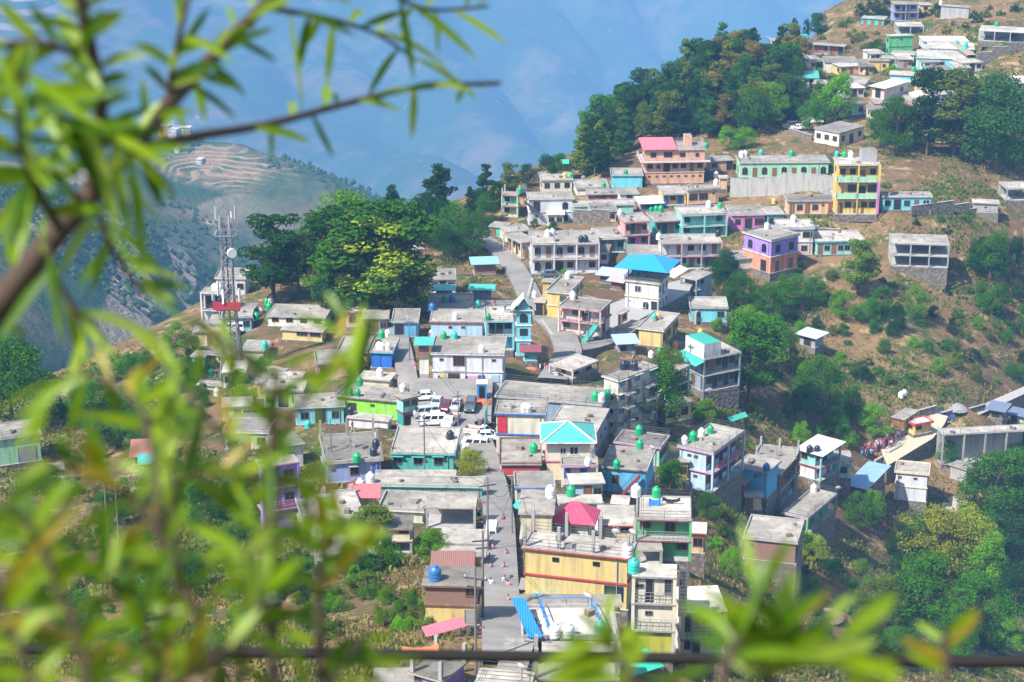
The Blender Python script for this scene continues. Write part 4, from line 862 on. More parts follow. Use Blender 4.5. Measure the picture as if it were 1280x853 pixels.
# far woods (one mass)
def blob_cloud(name,pts,mat,label,cat):
    vs=[];fs=[]
    for (x,y,z,s) in pts:
        b=len(vs)
        for k in range(5):
            t=k*1.257+x; vs.append((x+math.cos(t)*s*.55,y+math.sin(t)*s*.55,z+s*.35))
        vs.append((x,y,z+s)); vs.append((x,y,z-s*.2))
        for k in range(5): fs.append((b+k,b+(k+1)%5,b+5)); fs.append((b+(k+1)%5,b+k,b+6))
    me=bpy.data.meshes.new(name); me.from_pydata(vs,[],fs); me.materials.append(mat); o=link(name,me); tag(o,label,cat,kind='stuff'); return o
rn=random.Random(3); pts=[]
idx=[i for i in range(len(FX)) if 620<rf[i]<2300 and abs(AA.ravel()[i])<R(22)]
for i in rn.sample(idx,min(60000,len(idx))):
    x,y=FX[i]+rn.uniform(-6,6),FY[i]+rn.uniform(-6,6)
    if noise.noise(Vector((x*.006,y*.006,2)))+noise.noise(Vector((x*.02,y*.02,2)))*.6<.06: continue
    pts.append((x,y,FZ[i]-1,rn.uniform(2.2,4.6)))
LF_FAR=mleaf('far_foliage',(.035,.075,.03),(.06,.11,.035))
blob_cloud('far_woodland',pts,LF_FAR,'scattered dark woodland covering the far hill spur and lower slopes','woodland')
# ------------------------------------------------------------------ find what stands under a pixel (roof or ground)
def spot(px,py):
    best=None; g=ghit(px,py); bt=g.y
    for h_ in HS:
        p=onplane(px,py,h_['zr'])
        if p.y<=0: continue
        d=p-h_['a']; lx=d.dot(h_['u']); ly=d.dot(h_['v'])
        if -.1<=lx<=h_['W']+.1 and -.1<=ly<=h_['D']+.1 and p.y<bt: best=(p,h_); bt=p.y
    return best or (g,None)
ITEMS=[]   # things labelled by what they stand on or beside
def later(o,phrase,px,py,host,cat,group=None): ITEMS.append([o,phrase,px,py,host,cat,group])
def clone(src,loc,rz=0.0,sc=1.0,mats=None):
    c=src.copy(); COL.objects.link(c); c.location=loc; c.rotation_euler=(0,0,rz); c.scale=(sc,)*3 if not isinstance(sc,tuple) else sc
    for k in list(c.keys()): del c[k]
    for ch in [q for q in ALLCH.get(src.name,[])]:
        d=ch.copy(); COL.objects.link(d); d.parent=c
        for e in ALLCH.get(ch.name,[]):
            f=e.copy(); COL.objects.link(f); f.parent=d
    return c
ALLCH={}
def reg(root,*ch): ALLCH.setdefault(root.name,[]).extend(ch)
FIRST={}
def proto(key,maker):
    """first use returns the prototype itself, later uses copies"""
    if key not in FIRST: FIRST[key]=maker(); return FIRST[key],True
    return FIRST[key],False
def put(key,maker,loc,rz=0.0,sc=1.0):
    p,new=proto(key,maker)
    if new: p.location=loc; p.rotation_euler=(0,0,rz); p.scale=(sc,)*3 if not isinstance(sc,tuple) else sc; return p
    return clone(p,loc,rz,sc)
# water tanks
TC=dict(green=(.01,.36,.13),white=(.78,.78,.76),black=(.02,.025,.04),blue=(.03,.16,.42),teal=(.04,.50,.42),orange=(.75,.36,.16),yellow=(.65,.45,.12))
def tank(col):
    def f():
        r=empty('water_tank',(0,0,0)); mt=mplain(TC[col],.38)
        m=MB(); m.lathe([(.58,0),(.6,.05),(.6,.30),(.57,.34),(.6,.38),(.6,.64),(.57,.68),(.6,.72),(.6,.98),(.57,1.02),(.58,1.08),(.45,1.26),(.24,1.36),(.24,1.40)],mt,16); b=m.build('tank_body',r)
        m=MB(); m.lathe([(.26,0),(.27,.03),(.25,.09),(.05,.12)],mt,12,(0,0,1.40)); l_=m.build('lid',r)
        m=MB(); m.bar((.6,0,.12),(.95,0,.12),.03,Pn('grey'),5); m.bar((.95,0,.12),(.95,0,.0),.03,Pn('grey'),5); p=m.build('pipe',r)
        reg(r,b,l_,p); return r
    return f
TK=[(7,455,480,'green'),(7,455,0,0)][:1]
TANKS={1:'200 325 g,222 322 w,335 318 g,457 250 g,425 250 y,728 235 g,1130 102 g,1033 238 w,840 132 w,1180 286 w,1180 250 w,675 438 g,700 436 w,855 420 g,880 418 g,903 420 g,1143 396 w,1200 402 g,338 542 w,362 535 w,505 572 k,527 572 k,893 558 w,1190 542 k,438 754 w,487 796 w,463 850 w,775 738 t,618 298 g,1068 705 t',
2:'203 112 w,217 110 w,277 105 t,394 108 g,567 110 t,596 112 g,620 113 w,78 300 w,122 305 g,401 358 w,300 385 w,266 472 w,364 253 y,327 290 y,582 286 g,105 216 w,47 790 y',
3:'1009 178 t,1045 190 t,1040 208 t,1026 210 t,836 287 g,885 293 g,1168 106 g,640 300 y,1128 312 w,945 20 w,402 262 w',
4:'50 183 w,240 192 b,303 152 g,341 152 u,472 176 t,355 238 w,521 242 g,298 334 g,352 334 t,488 402 w,965 76 w,945 138 w,917 34 w,752 126 w,778 648 w,703 700 w,722 702 w,1006 528 g,1056 642 g,1088 646 w,1104 634 g,1116 630 g,875 548 k,888 548 k,1205 486 k,1214 486 k,1240 488 k,236 330 w',
5:'470 242 t,492 236 o,704 320 o,500 415 g,455 428 w,126 530 g,395 812 g,318 488 k,332 488 k,362 490 k,372 490 k,575 380 o',
6:'345 310 g,428 278 k,440 240 k,362 445 w,412 415 w,132 670 w,313 72 k,811 195 k,1228 262 g,165 78 g',
7:'268 262 g,338 243 w,540 328 w,378 325 k,455 480 g,683 340 g,797 174 g,799 242 g,780 482 w,882 486 g,547 522 g,590 650 w,738 782 w,1023 218 w,1065 203 g,1107 182 w,1151 166 g,352 486 w,403 518 b,768 862 t',
8:'256 340 b,855 625 w,922 625 w,1218 222 w,1250 338 t,1082 610 t,1068 88 w',
9:'128 335 t,157 470 g,98 222 w',
10:'375 465 w,515 392 w,343 318 b,356 470 b,510 245 w,528 248 k,546 306 g,832 52 w,844 44 w,500 250 k',
11:'1383 0 w',
13:'535 724 g,556 722 w,546 752 g,548 806 g,483 798 g,568 800 g,500 775 w,272 655 w,298 655 w,284 655 w,455 800 g',
14:'1140 165 w,1108 170 g,1095 225 w,1110 228 w,1140 228 w,998 408 g,988 462 g,948 462 g,953 548 k,524 222 t,547 218 w,257 360 g,195 438 w,217 452 t,285 458 w,1215 436 w,1100 360 w,508 298 w,805 560 g,740 620 t,985 790 g',
15:'490 215 w'}
CN=dict(g='green',w='white',k='black',b='blue',u='blue',t='teal',y='yellow',o='orange')
del TANKS[11]
seen_t=[]
for kz,s in TANKS.items():
    for it in s.split(','):
        x,y,c=it.split(); px,py=zz(kz,(float(x),float(y)))
        if any(abs(px-a)<1.6 and abs(py-b)<2 for a,b in seen_t): continue
        seen_t.append((px,py)); p,h_=spot(px,py)
        sc=random.uniform(.74,.9)*(1.1 if p.y>330 else 1.0)
        o=put('tank'+CN[c],tank(CN[c]),(p.x,p.y,p.z),random.uniform(0,6),sc)
        later(o,CN[c]+' plastic water tank',px,py,h_,'water tank','rooftop water tanks')
# satellite dishes
def dish():
    r=empty('satellite_dish',(0,0,0)); w=mplain((.6,.6,.62),.4); m=MB(); 
    prof=[(.02,0),(.2,.02),(.36,.07),(.45,.13)]; n=16; vs=[]; M=Matrix.Rotation(R(-60),4,'X'); 
    for rr,z in prof:
        for k in range(n): t=2*math.pi*k/n; v=M@Vector((rr*math.cos(t),-rr*math.sin(t),z)); vs.append(v+Vector((0,-.1,1.0)))
    m.add(vs,[(i*n+k,i*n+(k+1)%n,(i+1)*n+(k+1)%n,(i+1)*n+k) for i in range(3) for k in range(n)],w,True); a=m.build('reflector',r)
    m=MB(); m.bar((0,0,0),(0,0,1),.03,IRON,6); m.bar((0,0,.0),(0,-.5,0.03),.02,IRON,4); b=m.build('mast',r)
    m=MB(); e=M@Vector((0,0,.55))+Vector((0,-.1,1)); m.bar(M@Vector((0,-.4,.1))+Vector((0,-.1,1)),e,.015,IRON,4); m.bar(e,e+Vector((0,.05,.02)),.05,w,6); c=m.build('feed_horn',r)
    reg(r,a,b,c); return r
for kz,x,y in ((1,517,262),(1,560,545),(6,497,445),(6,655,545),(6,330,440),(7,563,288),(7,568,268),(7,680,705),(7,765,710),(9,40,140),(9,125,145),(10,400,415),(10,604,398),(5,650,395),(5,668,400),(4,862,545),(8,690,830),(1,1150,722),(2,470,375),(1,788,315),(8,1020,472),(7,862,270),(14,640,430),(12,120,290)):
    px,py=zz(kz,(x,y)); p,h_=spot(px,py+1.5); o=put('dish',dish,(p.x,p.y,p.z),random.uniform(-.8,.8),.95); later(o,'pale satellite dish',px,py,h_,'satellite dish','satellite dishes')
# ------------------------------------------------------------------ vehicles
def car(kind,col):
    def f():
        r=empty(dict(car='parked_car',van='parked_van',jeep='parked_car',pickup='pickup_truck')[kind],(0,0,0)); pt=mplain(col,.28,.1,.05); gl=mglass((.02,.03,.04))
        pr={'car':dict(L=3.9,W=1.6,body=[(0,.35),(0,.75),(.12,.92),(1.05,1.0),(3.5,1.0),(3.85,.85),(3.9,.35)],cab=[(.85,.98),(1.45,1.46),(2.9,1.48),(3.55,.98)]),
            'jeep':dict(L=4.2,W=1.75,body=[(0,.45),(0,.95),(.1,1.1),(1.15,1.15),(4.1,1.15),(4.2,.5)],cab=[(1.05,1.13),(1.5,1.78),(4.0,1.8),(4.15,1.13)]),
            'van':dict(L=4.0,W=1.55,body=[(0,.35),(0,.85),(.1,1.05),(.3,1.08),(3.95,1.08),(4.0,.35)],cab=[(.25,1.06),(.8,1.8),(3.85,1.83),(3.97,1.06)]),
            'pickup':dict(L=4.6,W=1.65,body=[(0,.45),(0,.85),(.15,1.0),(.9,1.05),(2.1,1.05),(2.1,.75),(4.6,.75),(4.6,.5)],cab=[(.7,1.03),(1.15,1.7),(1.95,1.72),(2.08,1.03)])}[kind]
        w=pr['W']/2; x0=-pr['L']/2
        def ext(m,prof,wb,wt,mat,zr=None):
            n=len(prof); zs_=[p[1] for p in prof]; z0,z1=min(zs_),max(zs_)
            def ww(z): return wb+(wt-wb)*((z-z0)/(z1-z0))
            vs=[(x0+p[0],-ww(p[1]),p[1]) for p in prof]+[(x0+p[0],ww(p[1]),p[1]) for p in prof]
            m.add(vs,[tuple(range(n)),tuple(range(n,2*n))[::-1]]+[((i+1)%n,i,n+i,n+(i+1)%n) for i in range(n)],mat)
        m=MB(); ext(m,pr['body'],w,w*.96,pt); cb=pr['cab']; ext(m,cb,w*.95,w*.8,pt)
        b=m.build('body',r); ch=[b]
        # glass: windscreens and side windows slightly proud of the cabin
        m=MB(); (xa,za),(xb,zb_),(xc,zc),(xd,zd)=cb
        def lerp(a,b_,t): return a+(b_-a)*t
        def wz(z): return w*.95+(w*.8-w*.95)*((z-za)/(zc-za))
        for (X1,Z1,X2,Z2,s) in ((xa,za,xb,zb_,-1),(xd,zd,xc,zc,1)):
            p1=(lerp(X1,X2,.12),lerp(Z1,Z2,.12)); p2=(lerp(X1,X2,.9),lerp(Z1,Z2,.9)); dx=s*.02
            m.add([(x0+p1[0]+dx,-wz(p1[1])+.08,p1[1]+.01),(x0+p1[0]+dx,wz(p1[1])-.08,p1[1]+.01),(x0+p2[0]+dx,wz(p2[1])-.08,p2[1]+.01),(x0+p2[0]+dx,-wz(p2[1])+.08,p2[1]+.01)],[(0,1,2,3)],gl)
        ch.append(m.build('windscreen',r))
        k=2 if kind=='car' else 1 if kind=='pickup' else 3
        for s in (-1,1):
            m=MB()
            for i in range(k):
                t0,t1=(i+.08)/k,(i+.92)/k; zl,zh=lerp(za,zc,.15),lerp(za,zc,.88)
                def X(t,z): return lerp(lerp(xa,xb,(z-za)/(zb_-za)),lerp(xd,xc,(z-zd)/(zc-zd)),t)
                m.add([(x0+X(t0,zl),s*(wz(zl)+.012),zl),(x0+X(t1,zl),s*(wz(zl)+.012),zl),(x0+X(t1,zh),s*(wz(zh)+.012),zh),(x0+X(t0,zh),s*(wz(zh)+.012),zh)],[(0,1,2,3)],gl)
            ch.append(m.build('side_window',r))
        if kind=='pickup':
            m=MB(); rs=mplain((.25,.10,.07),.8); bx=(.55,.52,.48)
            m.box(x0+2.15,-w,.75,x0+4.6,w,.83,rs); 
            for q in ((x0+2.15,-w,x0+2.2,w),(x0+4.55,-w,x0+4.6,w),(x0+2.2,-w,x0+4.55,-w+.05),(x0+2.2,w-.05,x0+4.55,w)): m.box(q[0],q[1],.83,q[2],q[3],1.35,mplain(bx,.6))
            ch.append(m.build('cargo_bed',r))
        for sx in (x0+.72,x0+pr['L']-.78):
            for sy in (-w+.1,w-.1):
                q=MB(); q.bar((0,-.1,0),(0,.1,0),.31,mplain((.02,.02,.02),.9),14); wl=q.build('wheel',r,(sx,sy,.31))
                q=MB(); q.bar((0,-.115,0),(0,.115,0),.17,mplain((.5,.5,.52),.35,.6),10); hb=q.build('rim',wl); ch.append(wl); reg(wl,hb)
        for sy in (-w*.7,w*.7):
            q=MB(); q.box(x0-.02,sy-.16,.66,x0+.03,sy+.16,.82,mplain((.8,.8,.75),.2)); ch.append(q.build('headlight',r))
            q=MB(); q.box(x0+pr['L']-.03,sy-.12,.7,x0+pr['L']+.02,sy+.12,.86,mplain((.45,.02,.02),.3)); ch.append(q.build('tail_light',r))
        reg(r,*ch); return r
    return f
VC=dict(white=(.8,.8,.8),silver=(.45,.46,.48),maroon=(.16,.02,.04),grey=(.10,.12,.14),yellowv=(.6,.45,.1),blue=(.05,.1,.25))
# region, x, y (ground point), kind, colour, heading (deg; 0 = nose to the left), phrase
VEH=[(4,265,672,'car','silver',80,'silver car'),(4,312,690,'car','maroon',75,'maroon car'),(4,363,685,'car','silver',80,'silver-white car'),(4,432,690,'jeep','grey',85,'dark grey jeep'),(4,210,725,'van','silver',15,'silver van'),
(4,245,765,'van','white',5,'white minibus'),(4,250,742,'car','white',5,'white car'),(4,335,765,'pickup','white',70,'white pickup'),(4,200,640,'car','white',10,'white car'),(6,935,225,'car','white',-12,'white car'),(6,940,245,'van','white',-12,'blue and white van'),(6,955,180,'pickup','white',160,'white pickup'),
(6,1016,710,'van','white',88,'white van'),(8,385,590,'pickup','white',160,'white pickup truck with open brown bed'),(4,935,350,'car','white',80,'white car'),(5,425,215,'car','white',10,'white car'),(5,687,182,'car','white',185,'white car'),
(1,345,745,'car','grey',5,'dark car'),(3,375,522,'car','white',10,'white car'),(3,410,520,'car','white',5,'second white car'),(3,345,515,'jeep','grey',10,'grey jeep'),(14,318,185,'jeep','grey',5,'dark jeep'),(14,370,145,'van','white',5,'white van'),(14,430,65,'car','white',5,'white car'),(4,500,840,'car','white',0,'white car near lot exit'),(10,992,135,'jeep','blue',170,'dark teal jeep')]
for kz,x,y,kd,col,hd,ph in VEH:
    px,py=zz(kz,(x,y)); p,h_=spot(px,py); g=ghit(px,py)
    if kz in(4,6) and 512<px<612 and 488<py<562: p=onplane(px,py,zlot); h_=None
    zr_=p.z+.02
    o=put(('v',kd,col),car(kd,VC[col]),(p.x,p.y,zr_+.0 if h_ else zr_+.2 if abs(p.z-zlot)>.05 else zr_),R(hd),.86); later(o,ph,px,py,h_,'car' if kd in('car','jeep') else 'van' if kd=='van' else 'pickup truck')
# motorcycles
def moto():
    r=empty('motorcycle',(0,0,0)); bk=mplain((.03,.03,.035),.4); m=MB(); ch=[]
    for x in (-.62,.62):
        q=MB(); n=16
        q.lathe([(.30,-.05),(.33,0),(.30,.05),(.24,.05),(.24,-.05),(.30,-.05)],bk,n); wl=q.build('wheel',r,(x,0,.33)); wl.rotation_euler=(R(90),0,0); ch.append(wl)
    m.tube([(-.62,0,.33),(-.45,0,.75),(-.38,0,1.0)],[.03]*3,IRON,6); m.bar((-.38,-.3,1.0),(-.38,.3,1.0),.02,IRON,5); m.tube([(.62,0,.33),(.2,0,.5),(-.3,0,.45),(-.45,0,.75)],[.04]*4,IRON,6); m.box(-.25,-.12,.3,.2,.12,.6,IRON); ch.append(m.build('frame',r))
    m=MB(); m.tube([(-.4,0,.82),(-.2,0,.88),(.05,0,.80)],[.08,.15,.09],mplain((.25,.02,.03),.3),8); ch.append(m.build('fuel_tank',r))
    m=MB(); m.box(.02,-.12,.78,.75,.12,.87,bk); ch.append(m.build('seat',r)); reg(r,*ch); return r
MOT=[(4,482,775),(4,494,772),(4,505,770),(4,484,790),(4,500,792),(4,512,785),(4,265,592),(6,1002,395),(6,975,560),(6,985,575),(6,965,570),(8,525,310),(8,520,425),(8,528,420),(8,480,635),(8,465,585),(8,505,590),(6,940,600),(6,930,590),(4,620,300+100)]
MOT+=[(0,612+random.choice([0,24])+random.uniform(-2,2),y_) for y_ in (612,628,655,668,685,712,735,748,765,776)]
for kz,x,y in MOT:
    px,py=zz(kz,(x,y)); p,h_=spot(px,py); 
    if h_: p=ghit(px,py)
    if 512<px<612 and 488<py<562: p=onplane(px,py,zlot)
    o=put('moto',moto,(p.x,p.y,p.z+.22),random.uniform(0,6.2),.9); later(o,'dark parked motorcycle',px,py,None,'motorcycle','motorcycles by the street')
# ------------------------------------------------------------------ people (one skinned surface each)
def body_mesh(pose,top,bot):
    J={'pel':(0,0,.92,.13),'wai':(0,0,1.08,.12),'che':(0,0,1.32,.15),'nek':(0,0,1.48,.055),'hd':(0,-.01,1.60,.10),'hd2':(0,-.01,1.70,.085),
       'shl':(.17,0,1.42,.065),'ell':(.24,.02,1.15,.05),'hnl':(.24,-.08,.90,.035),'shr':(-.17,0,1.42,.065),'elr':(-.24,.02,1.15,.05),'hnr':(-.24,-.08,.90,.035),
       'hpl':(.09,0,.88,.10),'knl':(.10,-.02,.50,.07),'anl':(.10,.02,.09,.05),'tol':(.10,-.13,.04,.045),'hpr':(-.09,0,.88,.10),'knr':(-.10,-.02,.50,.07),'anr':(-.10,.02,.09,.05),'tor':(-.10,-.13,.04,.045)}
    if pose==1: J['knl']=(.10,-.2,.52,.07); J['anl']=(.10,-.22,.1,.05); J['tol']=(.1,-.36,.06,.045); J['anr']=(-.10,.2,.12,.05); J['tor']=(-.1,.08,.05,.045); J['hnl']=(.24,.15,.93,.035); J['hnr']=(-.24,-.25,.95,.035)
    if pose==2: J['ell']=(.28,-.15,1.22,.05); J['hnl']=(.12,-.35,1.30,.035)
    E=[('pel','wai'),('wai','che'),('che','nek'),('nek','hd'),('hd','hd2'),('che','shl'),('shl','ell'),('ell','hnl'),('che','shr'),('shr','elr'),('elr','hnr'),('pel','hpl'),('hpl','knl'),('knl','anl'),('anl','tol'),('pel','hpr'),('hpr','knr'),('knr','anr'),('anr','tor')]
    ks=list(J); me=bpy.data.meshes.new('person'); me.from_pydata([J[k][:3] for k in ks],[(ks.index(a),ks.index(b)) for a,b in E],[])
    o=bpy.data.objects.new('tmp',me); COL.objects.link(o); md=o.modifiers.new('s','SKIN'); sv=me.skin_vertices[0].data
    for i,k in enumerate(ks): sv[i].radius=(J[k][3],)*2; sv[i].use_root=(k=='pel')
    o.modifiers.new('u','SUBSURF').levels=1
    dg=bpy.context.evaluated_depsgraph_get(); out=bpy.data.meshes.new_from_object(o.evaluated_get(dg)); bpy.data.objects.remove(o)
    out.materials.clear()
    for mt in (mplain(top,.8),mplain(bot,.8),mplain((.30,.16,.09),.6),mplain((.015,.012,.01),.7)): out.materials.append(mt)
    for f in out.polygons:
        z=f.center.z; r_=abs(f.center.x); f.use_smooth=True
        f.material_index=3 if (z>1.66 or (z>1.56 and f.center.y>.03)) else 2 if z>1.47 or (r_>.2 and z<1.02) or z<.06 else 0 if z>.92 else 1
    out.name='person'; return out
PC=[((.62,.12,.25),(.35,.05,.12)),((.65,.65,.68),(.08,.10,.25)),((.60,.25,.35),(.5,.5,.5)),((.08,.25,.45),(.05,.05,.08)),((.5,.08,.10),(.55,.5,.5))]
rn=random.Random(5); PPL=[]
for i in range(40):
    t=rn.random(); x=700+rn.gauss(0,1)*6+t*130; y=262-t*62+rn.gauss(0,7); PPL.append((10,x,y,rn.choice([0,0,2,2,4,1]),'student in bright uniform'))
PPL+= [(10,690,275,3,'person in blue shirt'),(10,722,275,3,'person in blue shirt'),(10,770,270,1,'person in white shirt'),(5,366,445,3,'person in dark blue'),(5,362,408,0,'person in pink'),(5,605,605,0,'person in pink'),(5,618,612,4,'person in red'),(8,535,415,1,'person walking in white'),(9,135,455,4,'person in red top'),
(4,553,185,4,'person in red top'),(4,605,200,3,'person in dark blue'),(4,780,510,1,'person in white shirt'),(4,805,505,4,'person in red top'),(4,830,510,0,'person in pink'),(6,1005,400,4,'person on foot in red'),(3,1040,568,4,'person in red'),(3,1060,566,0,'person in pink'),(3,1000,570,4,'person in red'),(4,1246,445,4,'person in red top'),(14,1190,232,3,'person in blue shirt'),(9,662,205,3,'person in dark clothes'),(6,322,165,4,'person in red top'),(4,157,505,4,'person in orange-red top')]
for _k in range(9):
    t=rn.random(); PPL.append((0,rn.choice([-1,1])*rn.uniform(5,12)+620+4*t,600+t*190,rn.randrange(5),'person on the bazaar street'))
for i,(kz,x,y,c,ph) in enumerate(PPL):
    px,py=zz(kz,(x,y)); p,h_=spot(px,py)
    if kz==10 and i<43: h_=None; p=ghit(px,py)
    key=('p',i%3,c); me=cached(key,lambda:body_mesh(i%3,*PC[c])); o=link('person',me,None,(p.x,p.y,p.z+(.14 if not h_ else .01)),rn.uniform(0,6.2))
    s=rn.uniform(.84,.98) if i<40 else .95; o.scale=(s,s,s); later(o,ph,px,py,h_,'person','students gathered by the yard' if i<40 else None)
# ------------------------------------------------------------------ poles, lamp, wires
def pole():
    r=empty('utility_pole',(0,0,0)); m=MB(); m.bar((0,0,-.5),(0,0,8.5),.11,Pn((.18,.17,.16)),8,.075); a=m.build('post',r)
    m=MB(); m.box(-.8,-.05,7.6,.8,.05,7.7,IRON); m.box(-.55,-.05,7.0,.55,.05,7.1,IRON); b=m.build('cross_arm',r); ch=[a,b]
    for x in (-.7,0,.7): q=MB(); q.lathe([(.05,0),(.07,.08),(.04,.16)],mplain((.5,.5,.5),.3),8,(x,0,7.7)); ch.append(q.build('insulator',r))
    reg(r,*ch); return r
POLES=[(604,790,1.15),(595,855,1.2),(610,700,1.1),(573,560,1.0),(531,600,1.05),(735,445,1.0),(512,455,.9),(1100,95,1.0),(955,110,.8),(870,600,.9),(640,680,.9),(420,400,1.0),(497,410,.9),(690,330,.9),(1066,260,.8),(905,300,.8),(415,600,1.0),(137,700,1.2),(150,695,1.1),(1235,300,.8)]
pts3=[]
for px,py,s in POLES:
    p=ghit(px,py); o=put('pole',pole,(p.x,p.y,p.z),random.uniform(-.4,.4),s*.95); later(o,'grey utility pole with cross arms',px,py,None,'utility pole','utility poles'); pts3.append((p,s*.95))
def wire(a,b,sag,r_=.025):
    m=MB(); pts=[a.lerp(b,t/14)-Vector((0,0,sag*4*(t/14)*(1-t/14))) for t in range(15)]; m.tube(pts,[r_]*15,IRON,4); return m
for i,j in ((0,2),(2,4),(3,4),(0,1),(5,13),(12,11),(6,12),(2,10),(10,0),(3,6),(5,9),(15,14),(7,8),(14,19)):
    a=pts3[i][0]+Vector((0,0,7.6*pts3[i][1])); b=pts3[j][0]+Vector((0,0,7.6*pts3[j][1]))
    o=wire(a,b,1.2).build('overhead_wire'); q=proj((a+b)/2); later(o,'thin dark overhead wire',q[0],q[1],None,'wire','overhead wires')
# ------------------------------------------------------------------ cell tower
base=hit(291,470); top_z=None
kk=(426.5-252)/FPX; zt_=base.y*(kk*CP-SP)/(CP+kk*SP)+CAMZ; HT=zt_-base.z
t=empty('cell_tower',(base.x,base.y,base.z)); tag(t,'tall red and grey lattice cell tower with antennas and white dish','cell tower')
ST1=mplain((.28,.28,.30),.5,.2); RD=mplain((.35,.10,.09),.6)
bw=1.7; tw=.75
def leg(z): return bw+(tw-bw)*min(1,z/(HT*.45))
crn=[(-1,-1),(1,-1),(1,1),(-1,1)]
for sx,sy in crn:
    m=MB(); zs_=[0,HT*.45,HT*.9]; m.tube([(sx*leg(z),sy*leg(z),z) for z in zs_],[.17,.14,.11],ST1,6); m.build('leg',t)
m=MB(); nseg=15
for i in range(nseg):
    z0,z1=HT*.9*i/nseg,HT*.9*(i+1)/nseg; a,b=leg(z0),leg(z1)
    for k in range(4):
        p,q=crn[k],crn[(k+1)%4]; mt=ST1
        m.bar((p[0]*a,p[1]*a,z0),(q[0]*b,q[1]*b,z1),.075,mt,4); m.bar((q[0]*a,q[1]*a,z0),(p[0]*b,p[1]*b,z1),.04,mt,4); m.bar((p[0]*b,p[1]*b,z1),(q[0]*b,q[1]*b,z1),.04,mt,4)
m.build('bracing',t)
m=MB(); m.box(-.1,-.1,0,.1,.1,HT*.84,mplain((.05,.05,.055),.6)); m.build('cable_tray',t)
for z in (HT*.40,HT*.82):
    m=MB(); R_=leg(z)+.9
    for k in range(4):
        p,q=crn[k],crn[(k+1)%4]
        m.box(min(p[0],q[0])*R_-.12,min(p[1],q[1])*R_-.12,z,max(p[0],q[0])*R_+.12,max(p[1],q[1])*R_+.12,z+.08,RD if z<HT*.6 else ST1)
        m.bar((p[0]*R_,p[1]*R_,z),(p[0]*R_,p[1]*R_,z+1.1),.04,ST1,4); m.bar((p[0]*R_,p[1]*R_,z+1.1),(q[0]*R_,q[1]*R_,z+1.1),.03,ST1,4)
        m.bar((p[0]*R_,p[1]*R_,z),(p[0]*leg(z),p[1]*leg(z),z-.9),.04,ST1,4)
    m.build('platform',t)
m=MB(); m.box(-2.2,-2.4,HT*.41,2.0,-2.3,HT*.41+1.3,mplain((.4,.03,.06),.6)); m.build('red_panel',t)
for k in range(6):
    a=k*2*math.pi/6; rr=1.5; z=HT*(.86 if k%3 else .90); m=MB(); m.box(-.13,-.07,0,.13,.07,2.0,mplain((.55,.55,.56),.4)); m.bar((0,.12,-.4),(0,.12,2.2),.04,ST1,5)
    m.build('panel_antenna',t,(math.cos(a)*rr,math.sin(a)*rr,z),a-math.pi/2)
for k in range(6):
    a=k*math.pi/3+.3; m=MB(); m.box(-.15,-.08,0,.15,.08,2.3,mplain((.75,.75,.76),.4)); m.build('panel_antenna',t,(math.cos(a)*2.6,math.sin(a)*2.6,HT*.42+.8),a-math.pi/2)
m=MB(); n=20; vs=[(.75*math.cos(2*math.pi*k/n),-.25,.75*math.sin(2*math.pi*k/n)) for k in range(n)]+[(.75*math.cos(2*math.pi*k/n),.2,.75*math.sin(2*math.pi*k/n)) for k in range(n)]
WH=mplain((.8,.8,.8),.4); m.add(vs,[tuple(range(n)),tuple(range(n,2*n))[::-1]]+[((k+1)%n,k,n+k,n+(k+1)%n) for k in range(n)],WH); m.build('dish',t,(.9,-1.0,HT*.72),.5)
m=MB(); m.bar((0,0,HT*.85),(0,0,HT+1.5),.05,ST1,5); m.bar((.5,.4,HT*.85),(.5,.4,HT*.99),.04,ST1,5); m.bar((-.6,-.4,HT*.85),(-.6,-.4,HT*.98),.04,ST1,5); m.build('lightning_rod',t)
# ------------------------------------------------------------------ free walls, stairs, booths
def wall(short,k,p0,p1,h,th=.35,mat='stone',name='retaining_wall',deep=2.0):
    a=hit(*zz(k,p0)); b=hit(*zz(k,p1)); L=math.hypot(b.x-a.x,b.y-a.y); r_=math.atan2(b.y-a.y,b.x-a.x); z=max(a.z,b.z)
    m=MB(); ns=max(1,int(L/3.5)); z=a.z
    for i in range(ns):
        t0,t1=i/ns,(i+1)/ns; c=a.lerp(b,(t0+t1)/2); zt=max(gz(a.x+(b.x-a.x)*t,a.y+(b.y-a.y)*t) for t in (t0,t1))-z
        m.box(L*t0,0,zt-deep-1.5,L*t1,th,zt+h,W(mat)); m.box(L*t0,-.04,zt+h,L*t1,th+.04,zt+h+.08,CONC)
    o=m.build(name,None,(a.x,a.y,z),r_); tag(o,short,'wall'); return o
wall('long grey concrete retaining wall under the mint house',2,(160,248),(556,246),3.6,mat='concrete')
wall('dark stone retaining wall beside cyan cottage',2,(850,345),(1010,343),2.4)
wall('stone retaining wall beneath purple house terrace',2,(420,385),(580,380),3.0)
wall('low stone wall below the beige bungalow',3,(335,545),(430,560),1.2)
wall('grey parapet wall beside garden stair',5,(680,262),(752,222),2.2,mat='concrete')
wall('stone wall under pale teal long house',1,(465,500),(650,488),2.6)
wall('yellow kerb wall beside upper road bend',4,(716,165),(745,50),.8,mat='ochre')
wall('mossy kerb wall along the sloping road',4,(785,250),(925,412),.7,mat='concrete')
wall('low compound wall right of pink house',4,(1168,300),(1238,275),1.4,mat='concrete')
wall('long stone terrace wall on bare slope',2,(1010,322),(1190,330),1.0)
wall('curved stone wall behind the gravel yard',10,(900,95),(1140,92),.9)
wall('grey block wall along school yard edge',10,(740,300),(835,250),1.2,mat='concrete')
wall('low pale wall around the lower court',10,(1035,488),(1098,430),.8,mat='cream')
wall('stone wall below stacked cyan houses',3,(1085,250),(1275,200),2.0)
